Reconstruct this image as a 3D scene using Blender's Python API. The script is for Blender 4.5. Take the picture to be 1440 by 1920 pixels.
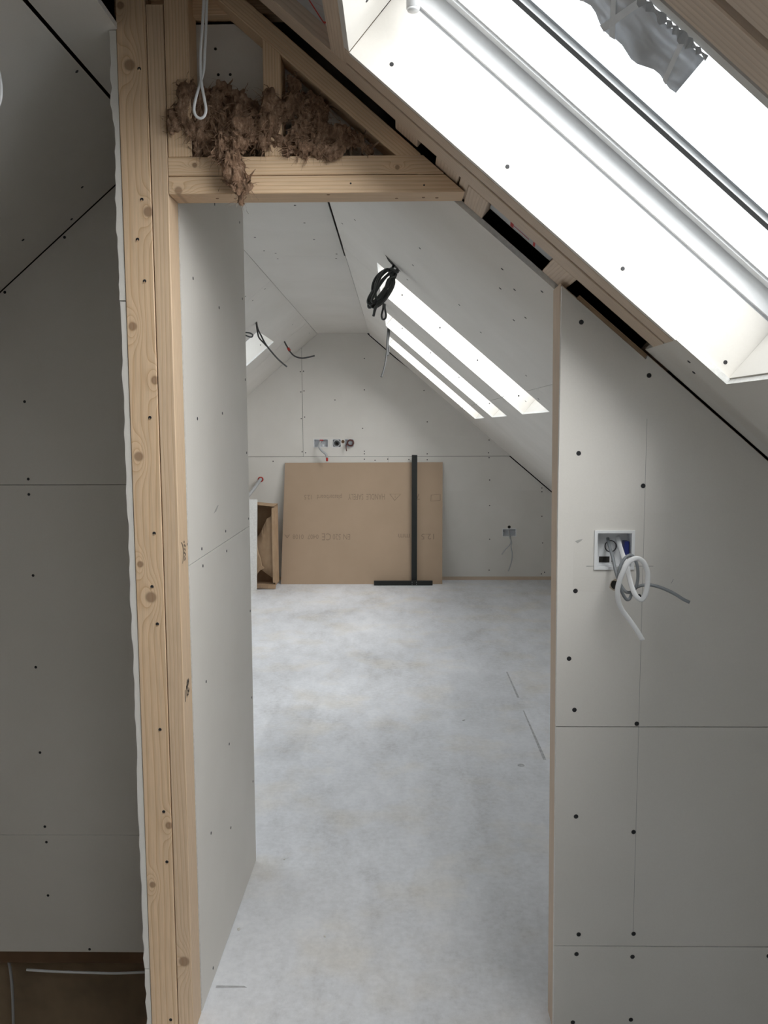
import bpy, bmesh, math, random
from mathutils import Matrix, Vector, noise as mnoise
random.seed(7)
for o in list(bpy.data.objects):
    bpy.data.objects.remove(o)
sc = bpy.context.scene
COL = sc.collection

# ------------------------------------------------------------------ camera
F_PX, PITCH, YAW, ROLL, EYE = 1557.0, 0.1043, -0.016167, -0.004241, 1.48
_f = Vector((math.sin(YAW)*math.cos(PITCH), math.cos(YAW)*math.cos(PITCH), -math.sin(PITCH)))
_r0 = Vector((math.cos(YAW), -math.sin(YAW), 0)); _u0 = _r0.cross(_f)
_r = math.cos(ROLL)*_r0 + math.sin(ROLL)*_u0
_u = -math.sin(ROLL)*_r0 + math.cos(ROLL)*_u0
cam = bpy.data.objects.new('camera', bpy.data.cameras.new('camera'))
COL.objects.link(cam)
cam.data.sensor_fit = 'HORIZONTAL'; cam.data.sensor_width = 36.0
cam.data.lens = F_PX/1440.0*36.0
cam.data.clip_start = 0.05; cam.data.clip_end = 200
m = Matrix((( _r.x, _u.x, -_f.x, 0), (_r.y, _u.y, -_f.y, 0), (_r.z, _u.z, -_f.z, EYE), (0, 0, 0, 1)))
cam.matrix_world = m
sc.camera = cam

# ------------------------------------------------------------------ sky, exposure
w = bpy.data.worlds.new('overcast_sky'); sc.world = w; w.use_nodes = True
bg = w.node_tree.nodes['Background']
bg.inputs[0].default_value = (0.92, 0.965, 1.0, 1); bg.inputs[1].default_value = 1.8
w.cycles.sampling_method = 'MANUAL'; w.cycles.sample_map_resolution = 64
# hazy sun behind thin cloud, from the right and a little behind the viewer
SUN_AZ, SUN_EL = math.radians(35), math.radians(37)
sd = Vector((math.cos(SUN_EL)*math.cos(SUN_AZ), -math.cos(SUN_EL)*math.sin(SUN_AZ), math.sin(SUN_EL)))
sun = bpy.data.objects.new('hazy_sun', bpy.data.lights.new('hazy_sun', 'SUN')); COL.objects.link(sun)
sun.data.energy = 7.2; sun.data.angle = math.radians(75); sun.data.color = (1.0, 0.985, 0.96)
sun.rotation_euler = sd.to_track_quat('Z', 'Y').to_euler(); sun.location = sd*12
sc.view_settings.view_transform = 'Standard'; sc.view_settings.look = 'None'
sc.view_settings.exposure = 0.70; sc.view_settings.gamma = 1.0
sc.view_settings.use_curve_mapping = False
sc.cycles.use_denoising = True
sc.cycles.max_bounces = 7; sc.cycles.diffuse_bounces = 6; sc.cycles.glossy_bounces = 3
sc.cycles.use_adaptive_sampling = True; sc.cycles.adaptive_threshold = 0.04
sc.cycles.transparent_max_bounces = 8; sc.cycles.sample_clamp_indirect = 8
sc.cycles.caustics_reflective = False; sc.cycles.caustics_refractive = False

# ------------------------------------------------------------------ materials
def new_mat(name):
    mt = bpy.data.materials.new(name); mt.use_nodes = True
    nt = mt.node_tree; return mt, nt, nt.nodes['Principled BSDF']
def N(nt, typ, **kw):
    n = nt.nodes.new(typ)
    for k, v in kw.items(): setattr(n, k, v)
    return n
def math_n(nt, op, a, b=None, c=None):
    n = nt.nodes.new('ShaderNodeMath'); n.operation = op
    for i, v in enumerate((a, b, c)):
        if v is None: continue
        if isinstance(v, (int, float)): n.inputs[i].default_value = v
        else: nt.links.new(v, n.inputs[i])
    return n.outputs[0]
def ramp(nt, fac, stops):
    n = nt.nodes.new('ShaderNodeValToRGB'); cr = n.color_ramp
    while len(cr.elements) < len(stops): cr.elements.new(0.5)
    for e, (p, c) in zip(cr.elements, stops): e.position = p; e.color = (*c, 1)
    nt.links.new(fac, n.inputs[0]); return n.outputs[0]
def noise_n(nt, vec, scale, detail=3, rough=0.55):
    n = nt.nodes.new('ShaderNodeTexNoise'); n.inputs['Scale'].default_value = scale
    n.inputs['Detail'].default_value = detail; n.inputs['Roughness'].default_value = rough
    if vec is not None: nt.links.new(vec, n.inputs['Vector'])
    return n.outputs['Fac']
def bump(nt, h, bs, strength, dist=0.002):
    b = nt.nodes.new('ShaderNodeBump'); b.inputs['Strength'].default_value = strength
    b.inputs['Distance'].default_value = dist
    nt.links.new(h, b.inputs['Height']); nt.links.new(b.outputs[0], bs.inputs['Normal'])
def mapping(nt, scale, coord='Object'):
    tc = nt.nodes.new('ShaderNodeTexCoord'); mp = nt.nodes.new('ShaderNodeMapping')
    mp.inputs['Scale'].default_value = scale
    nt.links.new(tc.outputs[coord], mp.inputs[0]); return mp.outputs[0]
def plain(name, col, rough=0.6, metal=0.0, var=0.08, scale=30):
    mt, nt, b = new_mat(name)
    v = mapping(nt, (1, 1, 1)); f = noise_n(nt, v, scale)
    lo = tuple(c*(1-var) for c in col); hi = tuple(min(1, c*(1+var)) for c in col)
    nt.links.new(ramp(nt, f, [(0.3, lo), (0.7, hi)]), b.inputs['Base Color'])
    b.inputs['Roughness'].default_value = rough; b.inputs['Metallic'].default_value = metal
    return mt
def board_mat(name, a, b_, scale=2.2):
    mt, nt, b = new_mat(name)
    v = mapping(nt, (1, 1, 1))
    f = noise_n(nt, v, scale, 3, 0.6); f2 = noise_n(nt, v, 240, 1)
    mix = math_n(nt, 'ADD', math_n(nt, 'MULTIPLY', f, 0.8), math_n(nt, 'MULTIPLY', f2, 0.2))
    nt.links.new(ramp(nt, mix, [(0.32, a), (0.68, b_)]), b.inputs['Base Color'])
    b.inputs['Roughness'].default_value = 0.85
    return mt
M = {}
M['plaster'] = board_mat('plasterboard_ivory_paper', (0.665, 0.64, 0.595), (0.725, 0.70, 0.66))
M['gypsum'] = board_mat('gypsum_cut_edge', (0.66, 0.655, 0.63), (0.80, 0.795, 0.77), 90)
M['brown_paper'] = board_mat('brown_board_paper', (0.40, 0.295, 0.205), (0.44, 0.325, 0.23))
M['paper_edge'] = plain('brown_edge_paper', (0.42, 0.34, 0.26), 0.9)
M['print'] = plain('faded_board_print', (0.27, 0.20, 0.145), 0.9)
M['white_paint'] = plain('white_window_lacquer', (0.80, 0.81, 0.82), 0.35, var=0.02)
M['gasket'] = plain('black_rubber', (0.004, 0.004, 0.004), 0.9)
M['black_metal'] = plain('black_anodised_aluminium', (0.005, 0.007, 0.006), 0.6)
M['screw'] = plain('black_screw', (0.015, 0.015, 0.018), 0.5)
M['pencil'] = plain('pencil_graphite', (0.30, 0.295, 0.285), 0.8)
M['smudge'] = plain('grey_smudge', (0.42, 0.41, 0.39), 0.9)
M['plastic_white'] = plain('white_plastic', (0.78, 0.79, 0.80), 0.4, var=0.02)
M['plastic_grey'] = plain('grey_plastic', (0.50, 0.52, 0.55), 0.45, var=0.03)
M['blue'] = plain('dark_blue_plastic', (0.02, 0.03, 0.16), 0.4)
M['cable_white'] = plain('white_cable_sheath', (0.78, 0.79, 0.80), 0.35, var=0.02)
M['cable_midgrey'] = plain('mid_grey_cable_sheath', (0.075, 0.076, 0.076), 0.8, var=0.05)
M['cable_grey'] = plain('grey_cable_sheath', (0.22, 0.235, 0.25), 0.45, var=0.03)
M['cable_lightgrey'] = plain('light_grey_conduit', (0.42, 0.43, 0.44), 0.45, var=0.05)
M['cable_dark'] = plain('dark_grey_cable_sheath', (0.05, 0.055, 0.056), 0.38, var=0.1)
M['cable_brown'] = plain('red_brown_cable_sheath', (0.11, 0.035, 0.03), 0.5)
M['red'] = plain('red_plastic', (0.45, 0.03, 0.02), 0.5)
M['red_print'] = plain('red_print', (0.45, 0.035, 0.03), 0.7)
M['void'] = plain('painted_void_shade', (0.02, 0.018, 0.015), 0.95)  # near-black, puts the shade of cavities, gaps and holes into the colour
M['dark_timber'] = plain('dim_brown_timber', (0.13, 0.075, 0.04), 0.9, var=0.3, scale=6)
M['stain'] = plain('grey_floor_stain', (0.43, 0.435, 0.45), 0.8, var=0.25, scale=40)
M['crumb'] = plain('gypsum_crumb', (0.7, 0.69, 0.66), 0.9)
M['lower_brown'] = plain('brown_stairwell_lining', (0.25, 0.185, 0.12), 0.9, var=0.3, scale=5)
M['deck'] = plain('roof_deck_boards', (0.16, 0.12, 0.085), 0.9)

def foil():
    mt, nt, b = new_mat('foil_faced_insulation')
    f = noise_n(nt, mapping(nt, (1, 1, 1)), 14, 4)
    nt.links.new(ramp(nt, f, [(0.3, (0.34, 0.35, 0.36)), (0.7, (0.46, 0.47, 0.48))]), b.inputs['Base Color'])
    b.inputs['Metallic'].default_value = 0.1; b.inputs['Roughness'].default_value = 0.45
    bump(nt, f, b, 0.3, 0.004); return mt
M['foil'] = foil()

def glass():
    mt = bpy.data.materials.new('window_glass'); mt.use_nodes = True
    nt = mt.node_tree; nt.nodes.clear()
    out = nt.nodes.new('ShaderNodeOutputMaterial'); mx = nt.nodes.new('ShaderNodeMixShader')
    t = nt.nodes.new('ShaderNodeBsdfTransparent'); g = nt.nodes.new('ShaderNodeBsdfGlossy')
    t.inputs[0].default_value = (0.95, 0.955, 0.955, 1); g.inputs['Roughness'].default_value = 0.02
    lw = nt.nodes.new('ShaderNodeLayerWeight')
    fac = math_n(nt, 'ADD', 0.025, math_n(nt, 'MULTIPLY', math_n(nt, 'POWER', lw.outputs['Facing'], 5.0), 0.6))
    nt.links.new(fac, mx.inputs[0]); nt.links.new(t.outputs[0], mx.inputs[1])
    nt.links.new(g.outputs[0], mx.inputs[2]); nt.links.new(mx.outputs[0], out.inputs[0]); return mt
M['glass'] = glass()

def film():
    mt = bpy.data.materials.new('clear_plastic_film'); mt.use_nodes = True
    nt = mt.node_tree; nt.nodes.clear()
    out = nt.nodes.new('ShaderNodeOutputMaterial'); mx = nt.nodes.new('ShaderNodeMixShader')
    t = nt.nodes.new('ShaderNodeBsdfTransparent'); d = nt.nodes.new('ShaderNodeBsdfPrincipled')
    d.inputs['Base Color'].default_value = (0.52, 0.53, 0.54, 1); d.inputs['Roughness'].default_value = 0.3
    f = noise_n(nt, mapping(nt, (1, 3, 1)), 14, 2)
    fac = ramp(nt, f, [(0.35, (0.97,)*3), (0.62, (0.72,)*3)])
    t.inputs[0].default_value = (0.85, 0.87, 0.9, 1)
    nt.links.new(fac, mx.inputs[0]); nt.links.new(t.outputs[0], mx.inputs[1])
    nt.links.new(d.outputs[0], mx.inputs[2]); nt.links.new(mx.outputs[0], out.inputs[0]); return mt
M['film'] = film()

def wood(name, pale=(0.74, 0.545, 0.36), late=(0.54, 0.335, 0.175), freq=105.0, warp=5.0, knots=(), contrast=1.0):
    """pine: object x runs along the grain, y across the wide face; knots = (x, y, radius)"""
    mt, nt, b = new_mat(name)
    tc = nt.nodes.new('ShaderNodeTexCoord'); oi = nt.nodes.new('ShaderNodeObjectInfo')
    off = nt.nodes.new('ShaderNodeVectorMath'); off.operation = 'ADD'
    cmb = nt.nodes.new('ShaderNodeCombineXYZ')
    r20 = math_n(nt, 'MULTIPLY', oi.outputs['Random'], 37.0)
    for i in range(3): nt.links.new(r20, cmb.inputs[i])
    sep = nt.nodes.new('ShaderNodeSeparateXYZ'); nt.links.new(tc.outputs['Object'], sep.inputs[0])
    nt.links.new(tc.outputs['Object'], off.inputs[0]); nt.links.new(cmb.outputs[0], off.inputs[1])
    mp = nt.nodes.new('ShaderNodeMapping'); mp.inputs['Scale'].default_value = (1.3, 9.0, 9.0)
    nt.links.new(off.outputs[0], mp.inputs[0])
    low = noise_n(nt, mp.outputs[0], 1.0, 2, 0.45)
    mp2 = nt.nodes.new('ShaderNodeMapping'); mp2.inputs['Scale'].default_value = (14, 260, 260)
    nt.links.new(off.outputs[0], mp2.inputs[0])
    fine = noise_n(nt, mp2.outputs[0], 1.0, 3, 0.6)
    ysum = math_n(nt, 'ADD', sep.outputs[1], math_n(nt, 'MULTIPLY', sep.outputs[2], 0.8))
    g = math_n(nt, 'ADD', math_n(nt, 'MULTIPLY', ysum, freq), math_n(nt, 'MULTIPLY', low, warp))
    kmask = None
    for kx, ky, kr in knots:
        dx = math_n(nt, 'MULTIPLY', math_n(nt, 'SUBTRACT', sep.outputs[0], kx), 1.0/kr)
        dy = math_n(nt, 'MULTIPLY', math_n(nt, 'SUBTRACT', sep.outputs[1], ky), 1.0/kr)
        dx2 = math_n(nt, 'MULTIPLY', dx, dx); dy2 = math_n(nt, 'MULTIPLY', dy, dy)
        far = math_n(nt, 'EXPONENT', math_n(nt, 'MULTIPLY', math_n(nt, 'ADD', math_n(nt, 'MULTIPLY', dx2, 0.10), math_n(nt, 'MULTIPLY', dy2, 0.45)), -1.0))
        g = math_n(nt, 'ADD', g, math_n(nt, 'MULTIPLY', far, 3.2))
        d = math_n(nt, 'SQRT', math_n(nt, 'ADD', dx2, dy2))
        k = math_n(nt, 'SUBTRACT', 1.0, math_n(nt, 'SMOOTH_MIN', d, 1.0, 0.25))
        k = math_n(nt, 'MINIMUM', math_n(nt, 'MULTIPLY', math_n(nt, 'MAXIMUM', k, 0.0), 3.2), 1.0)
        kmask = k if kmask is None else math_n(nt, 'MAXIMUM', kmask, k)
    fr = math_n(nt, 'FRACT', g)
    mid = tuple((p*0.62+l*0.38) for p, l in zip(pale, late))
    base = ramp(nt, fr, [(0.0, pale), (0.5, tuple(p*0.97 for p in pale)), (0.82, mid), (0.93, tuple(p*(1-0.75*contrast)+l*0.75*contrast for p, l in zip(pale, late))), (1.0, pale)])
    tint = ramp(nt, fine, [(0.25, (0.86, 0.86, 0.86)), (0.75, (1.06, 1.05, 1.04))])
    mx = nt.nodes.new('ShaderNodeMix'); mx.data_type = 'RGBA'; mx.blend_type = 'MULTIPLY'
    mx.inputs[0].default_value = 1.0
    nt.links.new(base, mx.inputs[6]); nt.links.new(tint, mx.inputs[7])
    colr = mx.outputs[2]
    if kmask is not None:
        mk = nt.nodes.new('ShaderNodeMix'); mk.data_type = 'RGBA'
        mk.inputs[7].default_value = (0.20, 0.105, 0.055, 1)
        nt.links.new(math_n(nt, 'MULTIPLY', kmask, 0.68), mk.inputs[0]); nt.links.new(colr, mk.inputs[6]); colr = mk.outputs[2]
    nt.links.new(colr, b.inputs['Base Color'])
    b.inputs['Roughness'].default_value = 0.62
    return mt
M['pine'] = wood('pine_timber', freq=150, warp=4)
M['pine_grey'] = wood('rough_sawn_pale_timber', (0.66, 0.535, 0.42), (0.48, 0.35, 0.24), freq=120, warp=3, contrast=0.7)

def concrete():
    mt, nt, b = new_mat('grey_floor_screed')
    v = mapping(nt, (1, 1, 1)); vs = mapping(nt, (1.6, 0.75, 1))
    big = noise_n(nt, vs, 1.5, 4, 0.6); mid = noise_n(nt, vs, 6.5, 6, 0.68); fine = noise_n(nt, v, 46, 4, 0.7)
    s = math_n(nt, 'ADD', math_n(nt, 'MULTIPLY', big, 0.42), math_n(nt, 'ADD', math_n(nt, 'MULTIPLY', mid, 0.32), math_n(nt, 'MULTIPLY', fine, 0.26)))
    c = ramp(nt, s, [(0.36, (0.52, 0.525, 0.54)), (0.46, (0.665, 0.68, 0.71)), (0.54, (0.745, 0.762, 0.80)), (0.65, (0.83, 0.84, 0.865))])
    warm = ramp(nt, noise_n(nt, v, 3.1, 3), [(0.5, (1, 1, 1)), (0.72, (1.0, 0.955, 0.88))])
    mx = nt.nodes.new('ShaderNodeMix'); mx.data_type = 'RGBA'; mx.blend_type = 'MULTIPLY'; mx.inputs[0].default_value = 1
    nt.links.new(c, mx.inputs[6]); nt.links.new(warm, mx.inputs[7])
    # pale rectangular screed residue left by floor sheets
    sep = nt.nodes.new('ShaderNodeSeparateXYZ')
    tc = nt.nodes.new('ShaderNodeTexCoord'); nt.links.new(tc.outputs['Object'], sep.inputs[0])
    jit = math_n(nt, 'MULTIPLY', math_n(nt, 'SUBTRACT', mid, 0.5), 0.06)
    col = mx.outputs[2]
    for (x0, x1, y0, y1, gain) in ((-0.66, -0.42, 3.5, 4.3, 0.90), (0.29, 0.66, 2.7, 4.9, 0.94), (-1.05, -0.82, 3.7, 4.2, 0.92)):
        xx = math_n(nt, 'ADD', sep.outputs[0], jit); yy = math_n(nt, 'ADD', sep.outputs[1], math_n(nt, 'MULTIPLY', jit, 3.0))
        a1 = math_n(nt, 'SMOOTH_MIN', math_n(nt, 'MULTIPLY', math_n(nt, 'SUBTRACT', xx, x0), 50), math_n(nt, 'MULTIPLY', math_n(nt, 'SUBTRACT', x1, xx), 50), 0.1)
        a2 = math_n(nt, 'SMOOTH_MIN', math_n(nt, 'MULTIPLY', math_n(nt, 'SUBTRACT', yy, y0), 12), math_n(nt, 'MULTIPLY', math_n(nt, 'SUBTRACT', y1, yy), 12), 0.1)
        msk = math_n(nt, 'MINIMUM', math_n(nt, 'MAXIMUM', math_n(nt, 'MINIMUM', a1, a2), 0.0), 1.0)
        q = nt.nodes.new('ShaderNodeMix'); q.data_type = 'RGBA'; q.blend_type = 'MULTIPLY'
        nt.links.new(msk, q.inputs[0]); nt.links.new(col, q.inputs[6]); q.inputs[7].default_value = (gain, gain, gain, 1); col = q.outputs[2]
    nt.links.new(col, b.inputs['Base Color'])
    nt.links.new(ramp(nt, mid, [(0.3, (0.42,)*3), (0.7, (0.62,)*3)]), b.inputs['Roughness'])
    return mt
M['screed'] = concrete()

def wool():
    mt, nt, b = new_mat('brown_mineral_wool')
    v = mapping(nt, (1, 1, 1)); f = noise_n(nt, v, 55, 6, 0.75); f2 = noise_n(nt, mapping(nt, (1, 1, 0.35)), 160, 4, 0.7)
    s = math_n(nt, 'ADD', math_n(nt, 'MULTIPLY', f, 0.6), math_n(nt, 'MULTIPLY', f2, 0.4))
    nt.links.new(ramp(nt, s, [(0.32, (0.11, 0.06, 0.035)), (0.5, (0.24, 0.145, 0.09)), (0.66, (0.46, 0.32, 0.225))]), b.inputs['Base Color'])
    b.inputs['Roughness'].default_value = 1.0
    bump(nt, f2, b, 0.9, 0.006); return mt
M['wool'] = wool()
M['wool_fibre'] = plain('mineral_wool_fibre', (0.30, 0.19, 0.125), 0.9, var=0.4, scale=60)
def card():
    mt, nt, b = new_mat('corrugated_cardboard')
    f = noise_n(nt, mapping(nt, (1, 1, 1)), 9, 4)
    nt.links.new(ramp(nt, f, [(0.3, (0.36, 0.24, 0.145)), (0.7, (0.45, 0.315, 0.20))]), b.inputs['Base Color'])
    b.inputs['Roughness'].default_value = 0.85; return mt
M['card'] = card()

# ------------------------------------------------------------------ builders
def finish(name, me, mats, parent=None, mat_w=None, smooth=False):
    o = bpy.data.objects.new(name, me); COL.objects.link(o)
    for mt in (mats if isinstance(mats, (list, tuple)) else [mats]): me.materials.append(M[mt] if isinstance(mt, str) else mt)
    if mat_w is not None: o.matrix_world = mat_w
    if parent is not None: o.parent = parent
    if smooth:
        for p in me.polygons: p.use_smooth = True
    return o
def mesh(name, vs, fs, mats, parent=None, mat_w=None, smooth=False, mi=None):
    me = bpy.data.meshes.new(name); me.from_pydata(vs, [], fs)
    if mi: 
        for p, i in zip(me.polygons, mi): p.material_index = i
    me.update()
    return finish(name, me, mats, parent, mat_w, smooth)
def empty(name, label, cat=None, kind=None, group=None, loc=(0, 0, 0)):
    o = bpy.data.objects.new(name, None); COL.objects.link(o); o.location = loc
    o.empty_display_size = 0.1
    return tag(o, label, cat, kind, group)
def tag(o, label=None, cat=None, kind=None, group=None):
    if label: o['label'] = label
    if cat: o['category'] = cat
    if kind: o['kind'] = kind
    if group: o['group'] = group
    return o
def box_mesh(name, a, b, bev=0.0):
    bm = bmesh.new(); bmesh.ops.create_cube(bm, size=1)
    for v in bm.verts: v.co = Vector(((a[i]+b[i])/2+v.co[i]*(b[i]-a[i]) for i in range(3)))
    if bev: bmesh.ops.bevel(bm, geom=bm.edges[:], offset=bev, segments=1, affect='EDGES', profile=0.5)
    me = bpy.data.meshes.new(name); bm.to_mesh(me); bm.free(); return me
def box(name, a, b, mats, parent=None, frame=None, bev=0.0):
    """box with corners a, b given in the frame (world by default); origin at its centre"""
    c = Vector([(a[i]+b[i])/2 for i in range(3)]); h = Vector([abs(b[i]-a[i])/2 for i in range(3)])
    me = box_mesh(name, -h, h, bev)
    return finish(name, me, mats, parent, (frame or Matrix()) @ Matrix.Translation(c))
def beam(name, p0, p1, width, depth, wdir, mats='pine', parent=None, bev=0.0015, cut0=0.0, cut1=0.0):
    """timber from p0 to p1 (centre line); local x = length, y = width along wdir, z = depth; cut shears the ends along y"""
    p0, p1 = Vector(p0), Vector(p1); x = (p1-p0); L = x.length; x.normalize()
    y = Vector(wdir); y = (y-x*y.dot(x)).normalized(); z = x.cross(y)
    me = box_mesh(name, (-L/2, -width/2, -depth/2), (L/2, width/2, depth/2), bev)
    for v in me.vertices:
        if v.co.x > 0: v.co.x += cut1*v.co.y
        else: v.co.x += cut0*v.co.y
    c = (p0+p1)/2
    mw = Matrix(((x.x, y.x, z.x, c.x), (x.y, y.y, z.y, c.y), (x.z, y.z, z.z, c.z), (0, 0, 0, 1)))
    return finish(name, me, mats, parent, mw)
def sheet(name, us, vs, solid, w0, w1, mats=('plaster', 'gypsum'), parent=None, frame=None, flip=False):
    """flat sheet on a grid us x vs; solid(uc, vc) says which cells exist; side faces take the second material"""
    us = sorted(set(round(x, 5) for x in us)); vs = sorted(set(round(x, 5) for x in vs))
    nu, nv = len(us)-1, len(vs)-1
    S = [[solid((us[i]+us[i+1])/2, (vs[j]+vs[j+1])/2) for j in range(nv)] for i in range(nu)]
    idx = {}; V = []; Fc = []; mi = []
    def vid(i, j, k):
        if (i, j, k) not in idx: idx[(i, j, k)] = len(V); V.append((us[i], vs[j], w1 if k else w0))
        return idx[(i, j, k)]
    g = lambda i, j: 0 <= i < nu and 0 <= j < nv and S[i][j]
    for i in range(nu):
        for j in range(nv):
            if not S[i][j]: continue
            Fc.append((vid(i, j, 1), vid(i+1, j, 1), vid(i+1, j+1, 1), vid(i, j+1, 1))); mi.append(0)
            Fc.append((vid(i, j, 0), vid(i, j+1, 0), vid(i+1, j+1, 0), vid(i+1, j, 0))); mi.append(0)
            if not g(i-1, j): Fc.append((vid(i, j, 0), vid(i, j, 1), vid(i, j+1, 1), vid(i, j+1, 0))); mi.append(1)
            if not g(i+1, j): Fc.append((vid(i+1, j, 0), vid(i+1, j+1, 0), vid(i+1, j+1, 1), vid(i+1, j, 1))); mi.append(1)
            if not g(i, j-1): Fc.append((vid(i, j, 0), vid(i+1, j, 0), vid(i+1, j, 1), vid(i, j, 1))); mi.append(1)
            if not g(i, j+1): Fc.append((vid(i, j+1, 0), vid(i, j+1, 1), vid(i+1, j+1, 1), vid(i+1, j+1, 0))); mi.append(1)
    return mesh(name, V, Fc, list(mats), parent, frame, False, mi)
def prism(name, poly, y0, y1, mats, parent=None, frame=None):
    """polygon in the frame's x-z plane, extruded along y; side faces take the last material"""
    n = len(poly); V = [(x, y0, z) for x, z in poly]+[(x, y1, z) for x, z in poly]
    area = sum(poly[i][0]*poly[(i+1) % n][1]-poly[(i+1) % n][0]*poly[i][1] for i in range(n))
    if area < 0: V = V[:n][::-1]+V[n:][::-1]
    Fc = [tuple(range(n)), tuple(range(2*n-1, n-1, -1))]+[(i, i+n, (i+1) % n+n, (i+1) % n) for i in range(n)]
    mats = list(mats) if isinstance(mats, (list, tuple)) else [mats]
    return mesh(name, V, Fc, mats, parent, frame, False, [0, 0]+[len(mats)-1]*n)
def catmull(P, n=6):
    P = [Vector(p) for p in P]; Q = [2*P[0]-P[1]]+P+[2*P[-1]-P[-2]]; out = []
    for i in range(1, len(Q)-2):
        a, b, c, d = Q[i-1:i+3]
        for k in range(n):
            t = k/n
            out.append(0.5*((2*b)+(c-a)*t+(2*a-5*b+4*c-d)*t*t+(3*b-a-3*c+d)*t**3))
    out.append(P[-1]); return out
def tube(name, pts, r, mats, parent=None, sides=8, flat=1.0, flat_dir=(0, 1, 0), n=6, smooth_pts=True):
    """cable along pts; r half width, flat < 1 squashes it along flat_dir"""
    P = catmull(pts, n) if smooth_pts else [Vector(p) for p in pts]
    c0 = sum(P, Vector())/len(P); V = []; Fc = []
    for i, p in enumerate(P):
        t = (P[min(i+1, len(P)-1)]-P[max(i-1, 0)]).normalized()
        fd = Vector(flat_dir); b = (fd-t*fd.dot(t))
        b = b.normalized() if b.length > 1e-4 else t.orthogonal().normalized()
        a = t.cross(b)
        for k in range(sides):
            an = 2*math.pi*k/sides
            V.append(tuple(p-c0+a*(r*math.cos(an))+b*(r*flat*math.sin(an))))
    for i in range(len(P)-1):
        for k in range(sides):
            k2 = (k+1) % sides
            Fc.append((i*sides+k, i*sides+k2, (i+1)*sides+k2, (i+1)*sides+k))
    Fc.append(tuple(range(sides))[::-1]); Fc.append(tuple(range((len(P)-1)*sides, len(P)*sides)))
    return mesh(name, V, Fc, mats, parent, Matrix.Translation(c0), True)
def disc_mesh(name, r, h, seg=10):
    bm = bmesh.new(); bmesh.ops.create_cone(bm, cap_ends=True, segments=seg, radius1=r, radius2=r*0.8, depth=h)
    me = bpy.data.meshes.new(name); bm.to_mesh(me); bm.free(); return me
SCREW = {}
def screw(pos, normal, parent, r=0.0045, mat='screw', name='screw_head'):
    key = (r, mat)
    if key not in SCREW:
        SCREW[key] = disc_mesh('screw_head', r, 0.0012); SCREW[key].materials.append(M[mat])
    o = bpy.data.objects.new(name, SCREW[key]); COL.objects.link(o)
    q = Vector(normal).to_track_quat('Z', 'Y')
    mw = Matrix.Translation(Vector(pos)) @ q.to_matrix().to_4x4()
    o.parent = parent
    o.matrix_basis = parent.matrix_world.inverted() @ mw if parent.matrix_world != Matrix() else mw
    return o
def text_mesh(body, size, extrude=0.0003):
    cu = bpy.data.curves.new('lettering', 'FONT'); cu.body = body; cu.size = size; cu.extrude = extrude
    cu.resolution_u = 2
    t = bpy.data.objects.new('lettering', cu); COL.objects.link(t)
    dg = bpy.context.evaluated_depsgraph_get()
    me = bpy.data.meshes.new_from_object(t.evaluated_get(dg)); bpy.data.objects.remove(t); return me

# ------------------------------------------------------------------ frames of the two roof slopes
K = 0.855; CZ = 2.33; XR = -0.254; XL = -0.741; H = math.hypot(1, K)
DOOR = 1.876; FAR = 7.857; STAIR = 2.643; BACK = -3.2
MR = Matrix(((1/H, 0, K/H, XR), (0, 1, 0, 0), (-K/H, 0, 1/H, CZ), (0, 0, 0, 1)))       # local = (u down slope, y, w outwards)
ML = Matrix(((-1/H, 0, -K/H, XL), (0, -1, 0, 0), (-K/H, 0, 1/H, CZ), (0, 0, 0, 1)))    # local = (u down slope, -y, w outwards)
def zr(x): return CZ-K*(x-XR)
def zl(x): return CZ+K*(x-XL)
def PR(u, y, w_=0.0): return MR @ Vector((u, y, w_))
def PL(u, y, w_=0.0): return ML @ Vector((u, -y, w_))
NR = Vector((K/H, 0, 1/H)); NLV = Vector((-K/H, 0, 1/H))
# skylight openings (u0, u1, y0, y1) in the slopes
WR = [(0.215, 1.186, 0.878, 1.672), (0.228, 1.215, 3.63, 4.43), (0.24, 1.22, 5.06, 5.86), (0.25, 1.22, 6.37, 7.14), (0.215, 1.186, -0.58, 0.21), (0.215, 1.186, -2.04, -1.25)]  # the last pair is unseen, added to light the landing
WL = [(0.295, 1.27, 5.86, 6.625), (0.295, 1.85, 2.90, 3.90), (0.295, 1.27, 4.42, 5.22), (0.295, 1.27, -0.35, 0.45), (0.295, 1.27, -1.75, -0.95)]  # all but the first are unseen, added for light

# ------------------------------------------------------------------ floor
fl = sheet('floor', (-3.2, -0.617, 2.3), (BACK, STAIR+0.09, FAR+0.1), lambda x, y: not (x < -0.617 and y < STAIR+0.09),
           -0.16, 0.0, ('screed', 'dark_timber'))
tag(fl, 'pale grey blotchy screed floor running through the doorway to the far wall', 'floor', 'structure')
tag(mesh('floor_scratch', [(0.644, 3.56, 0.0004), (0.658, 3.56, 0.0004), (0.656, 4.2, 0.0004), (0.650, 4.2, 0.0004)], [(0, 1, 2, 3)], 'stain', fl), 'dark grey streak')
tag(mesh('floor_scratch', [(0.650, 4.4, 0.0004), (0.662, 4.4, 0.0004), (0.66, 4.88, 0.0004), (0.652, 4.88, 0.0004)], [(0, 1, 2, 3)], 'stain', fl), 'faint grey streak')
tag(mesh('floor_scratch', [(-0.484, 2.047, 0.0004), (-0.40, 2.049, 0.0004), (-0.41, 2.056, 0.0004), (-0.484, 2.057, 0.0004)], [(0, 1, 2, 3)], 'stain', fl), 'grey line across the edge')
o = finish('floor_plug', disc_mesh('floor_plug', 0.016, 0.002, 16), 'stain', fl, Matrix.Translation((0.537, 3.50, 0.0008)))

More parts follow.
